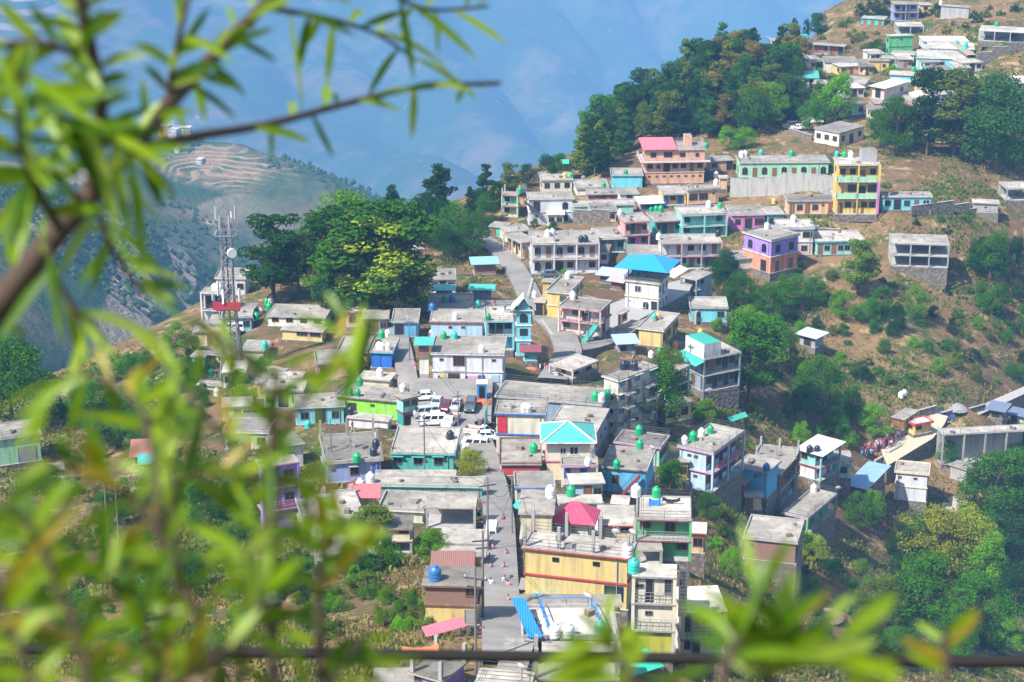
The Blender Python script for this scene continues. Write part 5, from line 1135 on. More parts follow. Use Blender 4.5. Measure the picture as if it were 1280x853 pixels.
b=hit(490,628); r_=empty('cash_booth',(b.x,b.y,zlot),0); tag(r_,'small blue and white booth at parking lot corner','booth')
m=MB(); m.box(-.7,-.7,0,.7,.7,2.3,mplain((.05,.25,.55),.5)); m.build('cabin',r_); m=MB(); m.box(-.8,-.8,2.3,.8,.8,2.45,Pn('white')); m.build('roof',r_); m=MB(); m.box(-.4,-.74,.1,.4,-.705,2.0,mglass()); m.build('door',r_)
qb=onplane(*zz(4,(490,630)),zlot); r_.location=(qb.x,qb.y,zlot)
# rubble heap
def heap(label,k,x,y,rad,col,name='rubble_heap',cat='rubble heap',z=None):
    p=onplane(*zz(k,(x,y)),z) if z else ghit(*zz(k,(x,y))); m=MB(); rr=random.Random(int(x)); mt=mplain(col,.9); 
    for i in range(90):
        a=rr.uniform(0,6.28); d=rad*math.sqrt(rr.random()); hh=(1-d/rad)*rad*.4; s=rr.uniform(.08,.22); cx,cy,cz=math.cos(a)*d,math.sin(a)*d,hh*rr.random()
        m.add([(cx+rr.uniform(-s,s),cy+rr.uniform(-s,s),cz+rr.uniform(-s*.6,s)) for _ in range(4)],[(0,1,2),(0,2,3),(0,3,1),(1,3,2)],mt)
    m.lathe([(rad,-.3),(rad*.7,rad*.15),(rad*.3,rad*.33),(.05,rad*.4)],mt,11)
    o=m.build(name,None,(p.x,p.y,p.z+.1)); tag(o,label,cat,kind=None)
heap('heap of red-brown bricks at back of parking lot',4,440,645,1.6,(.35,.13,.08),z=zlot); heap('heap of broken bricks beside blue booth',4,500,655,1.3,(.38,.14,.08),z=zlot)
heap('orange brick pile below cyan tower house',4,735,480,1.6,(.45,.18,.09)); heap('grey gravel heap in the open yard',10,1040,88,2.0,(.26,.25,.26),'gravel_heap','gravel heap'); heap('heap of rubble on dirt track below brick house',9,1100,520,2.2,(.24,.16,.12))
# tarpaulins, umbrellas, clothes
def cloth(label,name,cat,k,p0,p1,drop,col,zoff=1.8):
    a,h_=spot(*zz(k,p0)); b,h2=spot(*zz(k,p1)); 
    if (a-b).length>14: b=a+Vector((3,0,0))
    a=a+Vector((0,0,zoff)); b=b+Vector((0,0,zoff)); m=MB(); n=14; vs=[]; nn=Vector((0,-1,0))
    for i in range(n+1):
        t=i/n; p=a.lerp(b,t)-Vector((0,0,.25*4*t*(1-t))); w=math.sin(i*1.9)*.06
        vs+= [p+nn*w,p+nn*(w+.03)-Vector((0,0,drop*(.85+.15*math.sin(i*2.7))))]
    fs=[(2*i,2*i+2,2*i+3,2*i+1) for i in range(n)]; m.add(vs,fs,mplain(col,.8),True)
    m.bar(a-Vector((0,0,zoff)),a,.03,IRON,5); m.bar(b-Vector((0,0,zoff)),b,.03,IRON,5)
    o=m.build(name); o.data.name=name; tag(o,label,cat)
cloth('blue sheet hanging on rooftop washing line','washing','washing',7,(845,530),(905,530),.9,(.05,.25,.6),.9)
cloth('dark clothes drying on rooftop line','washing','washing',7,(912,520),(1000,525),.45,(.02,.02,.03),.8)
cloth('red and pink clothes outside cream building','washing','washing',3,(995,572),(1090,562),.9,(.6,.06,.12),1.4)
cloth('orange and white clothes on bottom-left roof','washing','washing',8,(92,775),(275,765),.8,(.7,.22,.08),1.8)
def shade_sail(label,k,p0,p1,dep,col,z=2.3,name='canopy_sheet',cat='canopy',tilt=.5):
    a,_=spot(*zz(k,p0)); b,_=spot(*zz(k,p1)); b.z=a.z=max(a.z,b.z); u=(b-a).normalized(); v=Vector((-u.y,u.x,0)); m=MB(); L=(b-a).length
    r_=empty(name,(a.x,a.y,a.z),math.atan2(u.y,u.x)); tag(r_,label,cat)
    m.add([(0,0,z),(L,0,z),(L,dep,z+tilt),(0,dep,z+tilt),(0,0,z+.05),(L,0,z+.05),(L,dep,z+.05+tilt),(0,dep,z+.05+tilt)],[(3,2,1,0),(4,5,6,7),(0,1,5,4),(1,2,6,5),(2,3,7,6),(3,0,4,7)],msheet(col)); m.build('sheet',r_)
    for x,y in ((.1,.1),(L-.1,.1),(.1,dep-.1),(L-.1,dep-.1)): q=MB(); q.bar((x,y,-1),(x,y,z+ (tilt if y>1 else 0)),.05,IRON,5); q.build('post',r_)
shade_sail('long faded red canopy sheet beside pickup truck',8,(215,655),(415,622),.9,(.75,.16,.22),.5)
shade_sail('thin red and green canopy above light blue house',10,(212,158),(275,185),.8,(.05,.40,.32),.8)
shade_sail('small green canopy behind cream house',1,(412,225),(445,225),2,(.05,.5,.3),2.0)
shade_sail('small turquoise tin stall roof beside street',7,(155,570),(190,572),2,(.05,.5,.42),.6)
shade_sail('turquoise tin roof at bottom of frame',9,(120,860),(280,870),2.5,(.02,.48,.33),.6)
shade_sail('long grey-white tarpaulin beside villa steps',1,(970,795),(1045,765),2.0,(.6,.62,.66),1.6)

# ------------------------------------------------------------------ trees
def crown_mesh(seed,kind,mat,nf):
    rr=random.Random(seed); vs=[];fs=[]
    Hh=10.0
    def leafat(p,out,s):
        n=(out+Vector((rr.gauss(0,.7),rr.gauss(0,.7),rr.gauss(0,.7)+.25))).normalized(); u=n.orthogonal().normalized(); u=(Matrix.Rotation(rr.uniform(0,6.28),3,n)@u); w=n.cross(u)
        b=len(vs); a=s*rr.uniform(.7,1.3); c=a*rr.uniform(.45,.8)
        vs.extend([p-u*a,p-w*c+n*a*.15,p+u*a,p+w*c+n*a*.15]); fs.append((b,b+1,b+2,b+3))
    blobs=[]
    if kind=='broad':
        for i in range(46):
            a=rr.uniform(0,6.28); z=rr.uniform(.22,.97); rmax=3.9*math.sin(math.pi*min(1,(z-.05)/.98))**.6*(1 if z<.6 else 1.05-.3*z); d=rmax*math.sqrt(rr.uniform(.15,1))
            blobs.append((Vector((math.cos(a)*d,math.sin(a)*d,z*9.2+.3)),rr.uniform(.7,1.35)))
    elif kind=='pine':
        for i in range(60):
            z=rr.uniform(.14,1); a=rr.uniform(0,6.28); rmax=2.3*(1-z)**.75+.25; d=rmax*rr.uniform(.3,1); blobs.append((Vector((math.cos(a)*d,math.sin(a)*d,z*9.8+rr.uniform(-.15,.15)-d*.12)),rr.uniform(.4,.75)*(1.15-z*.55)))
    elif kind=='slender':
        for i in range(44):
            z=rr.uniform(.24,1); a=rr.uniform(0,6.28); rmax=1.75*math.sin(math.pi*min(1,max(.03,(z-.16)/.9)))**.55+.15; d=rmax*math.sqrt(rr.random()); blobs.append((Vector((math.cos(a)*d+(z-.5)*.5,math.sin(a)*d,z*9.6)),rr.uniform(.45,.85)))
    elif kind=='bush':
        for i in range(34):
            a=rr.uniform(0,6.28); d=4.6*math.sqrt(rr.random()); blobs.append((Vector((math.cos(a)*d,math.sin(a)*d,rr.uniform(.5,6.4)*(1-.5*(d/4.6)**2)+.3)),rr.uniform(.8,1.5)))
    tot=sum(b[1]**2 for b in blobs)
    for c,rad in blobs:
        k=int(nf*rad*rad/tot); lump=[Vector((rr.gauss(0,1),rr.gauss(0,1),rr.gauss(0,1))).normalized() for _ in range(3)]
        for _ in range(k):
            o=Vector((rr.gauss(0,1),rr.gauss(0,1),rr.gauss(0,.85))).normalized(); rd_=rad*(.62+.42*rr.random()**.6)*(1+.28*max(0,max(o.dot(l_) for l_ in lump)-.6)/.4)
            p=c+Vector((o.x*rd_,o.y*rd_,o.z*rd_*.78))
            if p.z<0: continue
            leafat(p,o,.125 if kind!='bush' else .18)
    me=bpy.data.meshes.new('crown'); me.from_pydata(vs,[],fs); me.materials.append(mat); return me,blobs
def trunk_mesh(seed,kind,blobs):
    rr=random.Random(seed); m=MB(); bk=mplain((.13,.095,.065),.95,0,.3); top={'broad':6.0,'pine':9.6,'slender':8.8,'bush':2.5}[kind]; r0={'broad':.28,'pine':.2,'slender':.15,'bush':.15}[kind]
    pts=[Vector((rr.uniform(-.1,.1)*i,rr.uniform(-.1,.1)*i,top*i/5-(.6 if i==0 else 0))) for i in range(6)]; m.tube(pts,[r0*(1-.16*i) for i in range(6)],bk,8)
    for c,rad in rr.sample(blobs,min(12,len(blobs))):
        z=max(1.2,min(top*.95,c.z-rr.uniform(.8,2.2))); t=z/top*5; i=min(4,int(t)); a=pts[i].lerp(pts[i+1],t-i); m.tube([a,a.lerp(c,.5)+Vector((0,0,.15)),c],[r0*.42,r0*.28,.03],bk,5)
    return m.mesh('trunk')
LM={'green':((.035,.125,.008),(.085,.225,.012)),'bright':((.10,.26,.008),(.20,.38,.012)),'dark':((.014,.052,.010),(.035,.095,.016)),'olive':((.10,.15,.02),(.18,.22,.025)),'yellow':((.24,.30,.02),(.42,.40,.03)),'rust':((.14,.15,.03),(.34,.20,.05)),'bluegreen':((.03,.09,.025),(.065,.15,.035))}
LMAT={k:mleaf('foliage_'+k,*v) for k,v in LM.items()}
VAR={}
for kind,nv,nf in (('broad',4,9500),('pine',3,7500),('slender',3,7500),('bush',3,5600)):
    VAR[kind]=[]
    for i in range(nv):
        me,bl=crown_mesh(100+i*7+len(kind),kind,LMAT['green'],nf); VAR[kind].append((me,trunk_mesh(i+50,kind,bl)))
TN=dict(broad='broadleaf_tree',pine='conifer_tree',slender='slender_tree',bush='bush'); TW=dict(broad=7.8,pine=4.6,slender=3.8,bush=9.6)
TCAT=dict(broad='tree',pine='tree',slender='tree',bush='bush')
PHR={('broad',c):f'{w} broadleaf tree' for c,w in dict(green='leafy green',bright='bright green',dark='dark green',olive='olive green',yellow='yellow-flowering',rust='rust-tinted',bluegreen='blue-green').items()}
PHR.update({('pine',c):f'{w} conifer' for c,w in dict(green='green',bright='bright green',dark='dark',olive='olive',yellow='yellowish',rust='rusty',bluegreen='blue-green').items()})
PHR.update({('slender',c):f'{w} slender tree' for c,w in dict(green='green',bright='bright green',dark='dark',olive='olive',yellow='yellowish',rust='rusty',bluegreen='blue-green').items()})
PHR.update({('bush',c):f'{w} bush' for c,w in dict(green='green',bright='bright green',dark='dark',olive='olive',yellow='yellowish',rust='rusty',bluegreen='blue-green').items()})
rt=random.Random(11); TREES=[]
def tree(px,py,hpx,kind,col,wide=1.0,base=None):
    p=base or ghit(px,py); D=(p-Vector((0,0,CAMZ))).length; Hm=hpx*D/FPX/math.cos(math.asin(min(1,(CAMZ-p.z)/D)))
    if kind=='bush': Hm=hpx*D/FPX*1.0
    s=Hm/10.0 if kind!='bush' else Hm/6.5
    i=rt.randrange(len(VAR[kind])); cm,tm=VAR[kind][i]
    r_=empty(TN[kind],(p.x,p.y,p.z-.25),rt.uniform(0,6.28)); sw=s*wide*rt.uniform(.92,1.08); r_.scale=(sw,sw,s)
    c=link('crown',cm,r_); c.material_slots[0].link='OBJECT'; c.material_slots[0].material=LMAT[col]
    link('trunk',tm,r_) if kind!='bush' else link('stem',tm,r_)
    later(r_,PHR[(kind,col)],px,py,None,TCAT[kind],'trees on the hillside' if kind!='bush' else 'bushes on the slopes'); TREES.append((p.x,p.y)); return r_
def inpoly(x,y,P):
    c=False
    for i in range(len(P)):
        x1,y1=P[i]; x2,y2=P[(i+1)%len(P)]
        if (y1>y)!=(y2>y) and x<(x2-x1)*(y-y1)/(y2-y1)+x1: c=not c
    return c
# smaller houses packed into the gaps of the town
rh=random.Random(77); FN=0; ROADPX=[(628,800,30),(625,700,24),(624,650,22),(618,610,20),(608,575,22),(560,525,62),(712,430,26),(690,395,24),(655,350,16),(640,325,16),(780,405,26),(835,385,26),(508,460,12),(660,445,24),(745,372,26),(840,420,30),(672,470,20),(880,600,20),(505,430,12)]
TOWN=[[(500,385),(560,350),(640,370),(700,300),(640,250),(760,235),(880,235),(905,300),(885,345),(895,400),(860,470),(800,540),(960,560),(1060,570),(1040,640),(880,640),(860,760),(650,790),(640,560),(600,440)],[(250,440),(330,385),(420,400),(500,420),(520,480),(600,560),(605,700),(540,690),(380,650),(300,560)],[(985,90),(1230,60),(1230,120),(1100,150),(1010,140)]]
CWF=['white','whitewash','cream','palecream','paleblue','peach','lightcyan','mint','pink','ochre','concrete','paleteal','grey','brick']
CWN=dict(white='white',whitewash='off-white',cream='cream',palecream='pale cream',paleblue='pale blue',peach='peach',lightcyan='cyan',mint='mint green',pink='pink',ochre='ochre',concrete='bare concrete',paleteal='pale teal',grey='grey',brick='brick')
NHS=len(HS); FILL=[]
for P_ in TOWN:
    xs=[p[0] for p in P_]; ys=[p[1] for p in P_]
    for _ in range(1900):
        x=rh.uniform(min(xs),max(xs)); y=rh.uniform(min(ys),max(ys))
        if not inpoly(x,y,P_) or any(abs(x-a)<c+9 and abs(y-b)<c*.9+10 for a,b,c in ROADPX): continue
        g,h0=spot(x,y)
        if h0: continue
        k_=FPX/g.length; hpx=2.5*k_*.93; wpx=rh.uniform(3.6,7)*k_; dpx=rh.uniform(3.8,5.5)*k_*.33
        if hpx<9: wpx*=.9
        ok=all(spot(x+wpx*fx,y-fy)[1] is None for fx in (-.5,-.25,0,.25,.5) for fy in (0,hpx*.5,hpx,hpx+dpx*.6))
        if not ok: continue
        wc_=rh.choice(CWF); n_=1; dy=rh.uniform(-.1,.1)*wpx*.3
        H('filler',0,(x-wpx/2,y-hpx+dy),(x+wpx/2,y-hpx-dy),(x+wpx/2-(x-640)*.02,y-hpx-dy-dpx),hpx,n_,wc_,trim=rh.choice([None,None,'whitewash','grey','redtrim']),rc=rh.choice([None,None,'d','w']),F=[rh.choice(['wdw','w.w','.dw','wDw','ww','D.w'])],Rt=['w.'],Lf=['.w'])
        FILL.append(HS[-1]); later(HS[-1]['root'],'small '+CWN[wc_]+' house',x,y,None,'house')
        h_=HS[-1]; cutpoly(h_['a'],h_['u'],h_['v'],h_['W'],h_['D'],h_['zb'],.8)
print('FILL',len(FILL))
me=bpy.data.objects['hillside'].data; co=np.empty(len(me.vertices)*3); me.vertices.foreach_get('co',co); co[2::3]=ZG.ravel(); me.vertices.foreach_set('co',co); me.update()
# individually measured trees: x, base y, height px, kind, colour, width factor
for a in [(342,378,112,'slender','dark',1.6),(375,372,80,'broad','olive',1.0),(398,362,95,'broad','green',1.1),(430,352,116,'broad','bright',1.1),(452,398,140,'slender','dark',1.9),(470,400,146,'slender','green',2.0),(482,400,132,'slender','yellow',1.9),(462,396,136,'slender','rust',1.5),(445,392,118,'broad','green',.8),(498,400,112,'slender','olive',1.8),(430,395,85,'broad','bright',1.2),(495,392,70,'broad','green',1.0),(418,392,60,'broad','dark',1.0),
(492,298,68,'pine','dark',1.3),(550,300,96,'pine','dark',1.5),(535,310,70,'broad','dark',1.0),(570,322,70,'broad','green',1.0),(560,330,50,'broad','dark',1.0),(590,320,58,'broad','green',.9),(607,262,58,'pine','dark',1.3),(588,268,36,'pine','dark',1.4),(520,300,50,'broad','green',1.1),(605,285,45,'broad','green',1.0),(637,248,46,'slender','olive',1.5),(660,235,32,'broad','bluegreen',1.1),(685,230,38,'broad','bluegreen',1.1),(700,226,36,'broad','green',1.0),(625,255,30,'broad','green',1.0),
(268,352,22,'pine','green',1.6),(1008,48,25,'broad','dark',.5),(993,45,24,'broad','dark',.5),(1022,48,32,'slender','bluegreen',1.6),(917,70,22,'broad','dark',.6),(1094,66,18,'broad','dark',1.0),
(1075,25,22,'broad','dark',1.0),(1090,26,28,'broad','dark',1.0),(1105,24,26,'broad','dark',1.0),(1172,22,20,'broad','dark',.9),(1158,195,108,'slender','dark',1.25),(1192,196,106,'slender','olive',1.7),(1118,195,75,'broad','green',.9),(1100,185,50,'broad','green',1.0),(1245,215,118,'broad','bluegreen',1.2),(1268,210,95,'broad','green',1.1),(1215,185,80,'slender','green',1.8),(1232,160,75,'broad','olive',1.0),(1044,155,66,'broad','bright',1.0),(1030,155,60,'broad','green',.9),(1098,68,20,'broad','green',1.0),
(1130,190,60,'broad','green',.9),(1012,165,45,'broad','green',1.0),(958,160,58,'broad','bright',1.2),(940,170,60,'broad','green',1.1),(975,150,50,'broad','dark',1.1),(988,148,56,'broad','bluegreen',1.1),(912,188,32,'broad','bright',1.3),(930,185,28,'broad','bright',1.3),(1200,175,50,'broad','dark',1.0),
(935,505,115,'slender','green',1.6),(930,440,60,'broad','bright',.9),(948,460,70,'broad','bright',1.1),(960,400,46,'broad','green',1.2),(925,385,50,'broad','green',1.0),(968,445,55,'broad','green',1.0),(896,415,20,'broad','bright',1.2),(985,385,45,'broad','green',1.2),(1020,380,35,'broad','green',1.2),(905,370,45,'broad','dark',1.0),
(818,538,95,'broad','green',.95),(838,505,75,'broad','olive',.8),(880,530,34,'broad','bright',1.1),(895,490,28,'broad','green',1.0),(838,612,42,'broad','green',1.2),(852,605,36,'broad','dark',1.1),(886,648,36,'broad','green',1.1),(912,720,38,'broad','bright',1.0),(587,600,40,'broad','yellow',1.3),(543,702,42,'broad','bright',1.2),(530,698,34,'broad','dark',1.0),(465,690,60,'slender','olive',2.0),(476,715,50,'broad','green',1.2),(450,720,40,'broad','green',1.0),
(1072,370,72,'slender','olive',1.5),(1237,350,62,'broad','green',1.1),(1262,345,50,'broad','dark',1.0),(1222,340,45,'broad','dark',1.0),(1240,395,40,'broad','green',1.0),(1145,400,44,'broad','bright',1.0),(1100,395,40,'broad','green',1.0),(1120,415,34,'broad','dark',1.0),(1085,405,34,'broad','green',1.0),(1052,400,40,'broad','bright',1.0),(1028,520,75,'broad','green',.95),(1012,500,50,'broad','bright',1.0),(1092,548,46,'broad','bright',1.1),(1065,525,40,'broad','green',1.1),(1000,555,30,'broad','bright',1.0),(1000,520,40,'broad','green',1.0),(1044,545,38,'broad','green',1.0),(1062,560,24,'broad','bright',1.0),(1038,540,22,'broad','green',1.1),(1075,475,24,'broad','dark',1.1),
(1240,660,100,'broad','green',1.0),(1268,640,80,'broad','green',1.0),(1225,700,60,'broad','green',1.1),(1262,700,60,'broad','dark',1.1),(1170,720,90,'broad','yellow',1.1),(1205,730,95,'broad','yellow',1.0),(1225,745,80,'broad','bright',1.0),(1150,700,55,'broad','green',1.1),(1128,700,45,'broad','dark',1.1),(1150,790,95,'broad','green',1.25),(1105,770,55,'broad','olive',1.2),(1080,780,45,'broad','olive',1.1),(1085,830,50,'broad','dark',1.3),(1120,830,45,'broad','green',1.3),(1220,800,80,'broad','green',1.2),(1255,820,55,'broad','bright',1.1),(1190,830,60,'broad','green',1.2),(1270,770,70,'broad','dark',1.0),(1075,660,46,'broad','green',1.0),(1090,650,40,'broad','bright',1.0),(1078,630,30,'broad','dark',1.0),(1015,700,35,'broad','yellow',1.2),(1000,690,30,'broad','green',1.2),(1040,725,30,'broad','dark',1.3),(1183,580,30,'broad','green',1.0),(1270,590,60,'broad','green',1.0),
(18,540,115,'broad','green',1.0),(120,545,70,'broad','green',1.1),(150,540,60,'broad','bright',1.1),(100,530,50,'broad','dark',1.1),(170,560,50,'broad','green',1.1),(215,640,70,'broad','green',1.2),(240,650,60,'broad','bright',1.2),(195,650,50,'broad','dark',1.2),(260,660,60,'broad','green',1.1),(140,660,50,'broad','green',1.0),(60,620,40,'broad','dark',1.2),(300,640,60,'broad','green',1.1),(300,500,40,'broad','green',1.1),(330,480,36,'broad','green',1.1),(180,760,60,'broad','bright',1.1),(230,740,60,'broad','green',1.1),(100,800,60,'broad','green',1.1),(310,760,60,'broad','green',1.1),(355,740,50,'broad','dark',1.1),(40,760,60,'broad','olive',1.1),(260,830,50,'broad','olive',1.1),(390,790,40,'broad','green',1.1),
(460,400,40,'broad','dark',1.0),(380,640,40,'slender','olive',1.5),(800,810,36,'slender','green',1.3),(830,815,40,'broad','green',.9),(788,810,30,'slender','dark',1.2),(870,850,30,'broad','green',1.1),(412,705,26,'broad','olive',1.0),(668,285,14,'broad','green',1.0),(692,290,16,'broad','green',1.0),(705,350,16,'broad','bright',1.1),(1058,260,26,'broad','green',1.0),(1075,345,24,'broad','green',1.0),(905,355,46,'broad','dark',1.0),(640,632,16,'broad','olive',1.0)]:
    tree(*a)
# ridge forest behind the orange house: scattered inside a measured polygon
def scatter(P,n,fn,minpx,rr):
    got=[]; tries=0; xs=[p[0] for p in P]; ys=[p[1] for p in P]
    while len(got)<n and tries<n*60:
        tries+=1; x=rr.uniform(min(xs),max(xs)); y=rr.uniform(min(ys),max(ys))
        if not inpoly(x,y,P): continue
        if any((x-a)**2+((y-b)*1.8)**2<minpx**2 for a,b in got): continue
        s,h_=spot(x,y)
        if h_: continue
        got.append((x,y)); fn(x,y,s)
    return got
def f1(x,y,s):
    k=rt.choice(['pine','slender','pine','slender','broad']); c=rt.choice(['dark','dark','bluegreen','olive','bluegreen','green'] if x<880 else ['green','olive','dark','bluegreen','rust']); tree(x,y,rt.uniform(44,68) if k!='broad' else rt.uniform(36,50),k,c,1.25 if k!='broad' else .75,s)
scatter([(712,232),(722,200),(765,165),(835,120),(880,100),(905,85),(1000,95),(985,150),(905,180),(860,180),(795,178),(770,212)],135,f1,8.5,rt)
def fb(cols,h0,h1,kinds=('bush',)):
    def f(x,y,s): tree(x,y,rt.uniform(h0,h1),rt.choice(kinds),rt.choice(cols),1.0,s)
    return f
GC=['green','green','bright','olive','dark']
scatter([(880,330),(1100,330),(1280,360),(1280,520),(1120,480),(1000,560),(930,540),(890,400)],85,fb(GC,7,15),14,rt)
scatter([(960,420),(1280,360),(1280,480),(1000,480)],34,fb(GC,14,24,('broad',)),24,rt)
scatter([(930,560),(1010,720),(940,800),(900,720),(870,640)],26,fb(['olive','olive','green','bright'],8,16),12,rt)
scatter([(1000,700),(1280,660),(1280,853),(1000,853)],50,fb(GC,12,24,('bush','broad')),17,rt)
scatter([(930,200),(1190,250),(1280,240),(1280,330),(1120,300),(1100,240)],18,fb(['olive','green','dark'],5,10),14,rt)
scatter([(0,600),(380,640),(540,790),(500,853),(0,853)],90,fb(['green','olive','olive','dark','bright'],12,28,('bush','bush','broad')),18,rt)
scatter([(400,700),(560,760),(540,800),(380,760)],24,fb(['green','olive','bright'],14,26,('bush','broad')),13,rt)
scatter([(100,480),(240,440),(320,500),(300,600),(80,600)],30,fb(GC,18,34,('broad',)),18,rt)
scatter([(40,500),(150,450),(250,410),(300,470),(240,540),(60,540)],34,fb(GC,14,30,('bush','broad')),13,rt)
scatter([(1060,20),(1280,10),(1280,60),(1180,60),(1000,150),(960,120),(1000,60)],60,fb(['olive','green','olive','dark'],5,11),11,rt)
scatter([(480,345),(620,345),(640,400),(480,400)],12,fb(['olive','green'],5,9),12,rt)
scatter([(1000,90),(1110,50),(1130,130),(1060,120)],10,fb(['olive','green','bright'],8,14),12,rt)
# grass and weeds over the open slopes (uncountable)
rg_=random.Random(21); vs=[];fs=[]; mi=[]
tries=0
okx=[]
for _ in range(60000):
    px=rg_.uniform(-30,1310); py=rg_.uniform(0,870)
    z1=(px>870) or (px<540 and py>560) or (480<px<660 and 290<py<410) or (px<260 and py>440)
    if z1: okx.append((px,py))
for px,py in okx[:34000]:
    r0=ray(px,py)
    # coarse march on the grid
    t=120.; hitp=None
    while t<700:
        x,y=r0.x*t,r0.y*t
        if CAMZ+r0.z*t<gz(x,y): hitp=(x,y); break
        t+=5
    if not hitp: continue
    x,y=hitp[0]+rg_.uniform(-3,3),hitp[1]+rg_.uniform(-4,4); nz=noise.noise(Vector((x*.05,y*.05,9)))
    if nz<-.12: continue
    z=gz(x,y)
    if any(0<(x-h_['a'].x)*h_['u'].x+(y-h_['a'].y)*h_['u'].y<h_['W'] and 0<(x-h_['a'].x)*h_['v'].x+(y-h_['a'].y)*h_['v'].y<h_['D'] for h_ in HS): continue
    s=rg_.uniform(.12,.30)*(1+nz)
    for _k in range(6):
        a=rg_.uniform(0,6.28); b=len(vs); dx,dy=math.cos(a)*s,math.sin(a)*s; ox,oy=rg_.uniform(-.9,.9),rg_.uniform(-.9,.9)
        vs+= [(x+ox-dx*.5,y+oy-dy*.5,z-.1),(x+ox+dx*.5,y+oy+dy*.5,z-.1),(x+ox+dx*.5+dy*.4,y+oy+dy*.5-dx*.4,z+s*.9),(x+ox-dx*.3+dy*.4,y+oy-dy*.3-dx*.4,z+s)]; fs.append((b,b+1,b+2,b+3)); mi.append(0 if nz+rg_.uniform(-.2,.2)>.12 else 1)
me=bpy.data.meshes.new('grass'); me.from_pydata(vs,[],fs); me.materials.append(mleaf('grass_green',(.10,.14,.03),(.16,.20,.04))); me.materials.append(mleaf('grass_dry',(.26,.19,.08),(.34,.25,.11))); me.polygons.foreach_set('material_index',mi)
tag(link('grass',me),'dry and green grass tufts over the open slopes','grass',kind='stuff')
# far hamlet on the spur
for i,(x,y,w) in enumerate(((200,158,9),(212,154,8),(222,160,10),(206,164,9),(232,166,9),(218,168,8),(8,140,14),(24,142,10),(222,188,4),(250,206,5))):
    p=hit(x,y); r_=empty('far_house',(p.x,p.y,p.z),rt.uniform(-.4,.4)); m=MB(); w_=w*1.5/2500*p.y; m.box(-w_*.5,-3,-6,w_*.5,4,4.5,W(['white','white','paleblue','salmon'][i%4])); m.build('wall',r_); m=MB(); m.box(-w_*.55,-3.5,4.5,w_*.55,4.5,4.9,ROOFW); m.build('roof',r_)
    m=MB(); [m.box(-w_*.5+w_*(k+.3)/3,-3.08,1.2,-w_*.5+w_*(k+.6)/3,-3.0,2.8,mglass()) for k in range(3)]; m.build('window',r_)
    later(r_,'tiny pale distant house',x,y,None,'house','far hamlet on the spur')
# ------------------------------------------------------------------ labels for everything placed by eye
ORD=['leftmost','second from left','third from left','fourth from left','fifth from left','sixth from left','seventh from left','eighth from left','ninth from left','tenth from left']+[f'{n} from left' for n in 'eleventh twelfth thirteenth fourteenth fifteenth sixteenth seventeenth eighteenth nineteenth twentieth'.split()]
LANDM=[(h_['short'],h_['px'][0],h_['px'][1]+8) for h_ in HS if h_['short']!='filler']+[('tall cell tower',291,400)]
FARL=[('terraced fields on the far spur',300,200)]
gr={}
for it in ITEMS:
    o,ph,px,py,host,cat,grp=it
    if host: key=(ph,'on roof of the',host['short'])
    else:
        lm=LANDM if ph!='tiny pale distant house' else FARL
        s=min(lm,key=lambda q:(q[1]-px)**2+((q[2]-py)*1.3)**2); dx,dy=px-s[1],py-s[2]
        rel=('right of' if dx>0 else 'left of') if abs(dx)>abs(dy)*1.1 else ('below' if dy>0 else 'above')
        key=(ph,rel+' the',s[0])
    gr.setdefault(key,[]).append(it)
for (ph,rel,s),its in gr.items():
    its.sort(key=lambda q:(q[2],q[3])); n=len(its)
    for i,it in enumerate(its):
        if n==1: lb=f'{ph} {rel} {s}'
        elif n==2: lb=f"{ph} {rel} {s}, {'left' if i==0 else 'right'} one"
        else: lb=f"{ph} {rel} {s}, {'rightmost' if i==n-1 else ORD[min(i,19)]}"
        w=lb.split()
        if len(w)>16: lb=lb.replace('plastic ','').replace(' with cross arms','').replace(' on roof of the',' on')
        it[0]['label']=' '.join(lb.split()[:16]); it[0]['category']=it[5]
        if it[6]: it[0]['group']=it[6]
# ------------------------------------------------------------------ foreground tree, shrubs and cable
def fgp(px,py,D): return at(px,py,D)
BK=mplain((.055,.035,.022),.85,0,.3,'bark'); 
def mfg(name,c1,c2,tr=.5):
    m,n,l,p=nmat(name); P=pos(n); a=mixc(n,l,ramp(n,l,noi(n,l,18,3,P),.35,.65),c1,c2)
    t=n.new('ShaderNodeBsdfTranslucent'); l.new(a,t.inputs[0]); l.new(a,p.inputs['Base Color']); p.inputs['Roughness'].default_value=.4
    x=n.new('ShaderNodeMixShader'); x.inputs[0].default_value=tr; l.new(p.outputs[0],x.inputs[1]); l.new(t.outputs[0],x.inputs[2]); l.new(x.outputs[0],n['Material Output'].inputs[0]); return m
FG=[mfg('fresh_leaf',(.15,.29,.006),(.27,.38,.010)),mfg('deep_leaf',(.05,.14,.008),(.11,.22,.008)),mfg('pale_leaf',(.30,.44,.05),(.36,.48,.08)),mfg('yellow_leaf',(.34,.34,.02),(.42,.28,.03)),mfg('brown_leaf',(.30,.14,.04),(.45,.22,.08))]
rf_=random.Random(31)
def leaf(m,p,d,L,wd,mat,droop=.25):
    d=d.normalized(); side=d.cross(Vector((rf_.gauss(0,.4),-1,rf_.gauss(0,.4)))).normalized(); up=side.cross(d).normalized(); vs=[]; n=7
    for i in range(n+1):
        t=i/n; w=wd*math.sin(math.pi*min(1,t*.92+.05))**.85*.5*(1 if t<.98 else .1); c=p+d*(L*t)-Vector((0,0,1))*droop*L*t*t+up*0
        vs+= [c-side*w+up*w*.35,c,c+side*w+up*w*.35]
    fs=[]
    for i in range(n):
        b=i*3; fs+= [(b,b+1,b+4,b+3),(b+1,b+2,b+5,b+4)]
    m.add(vs,fs,mat,True)
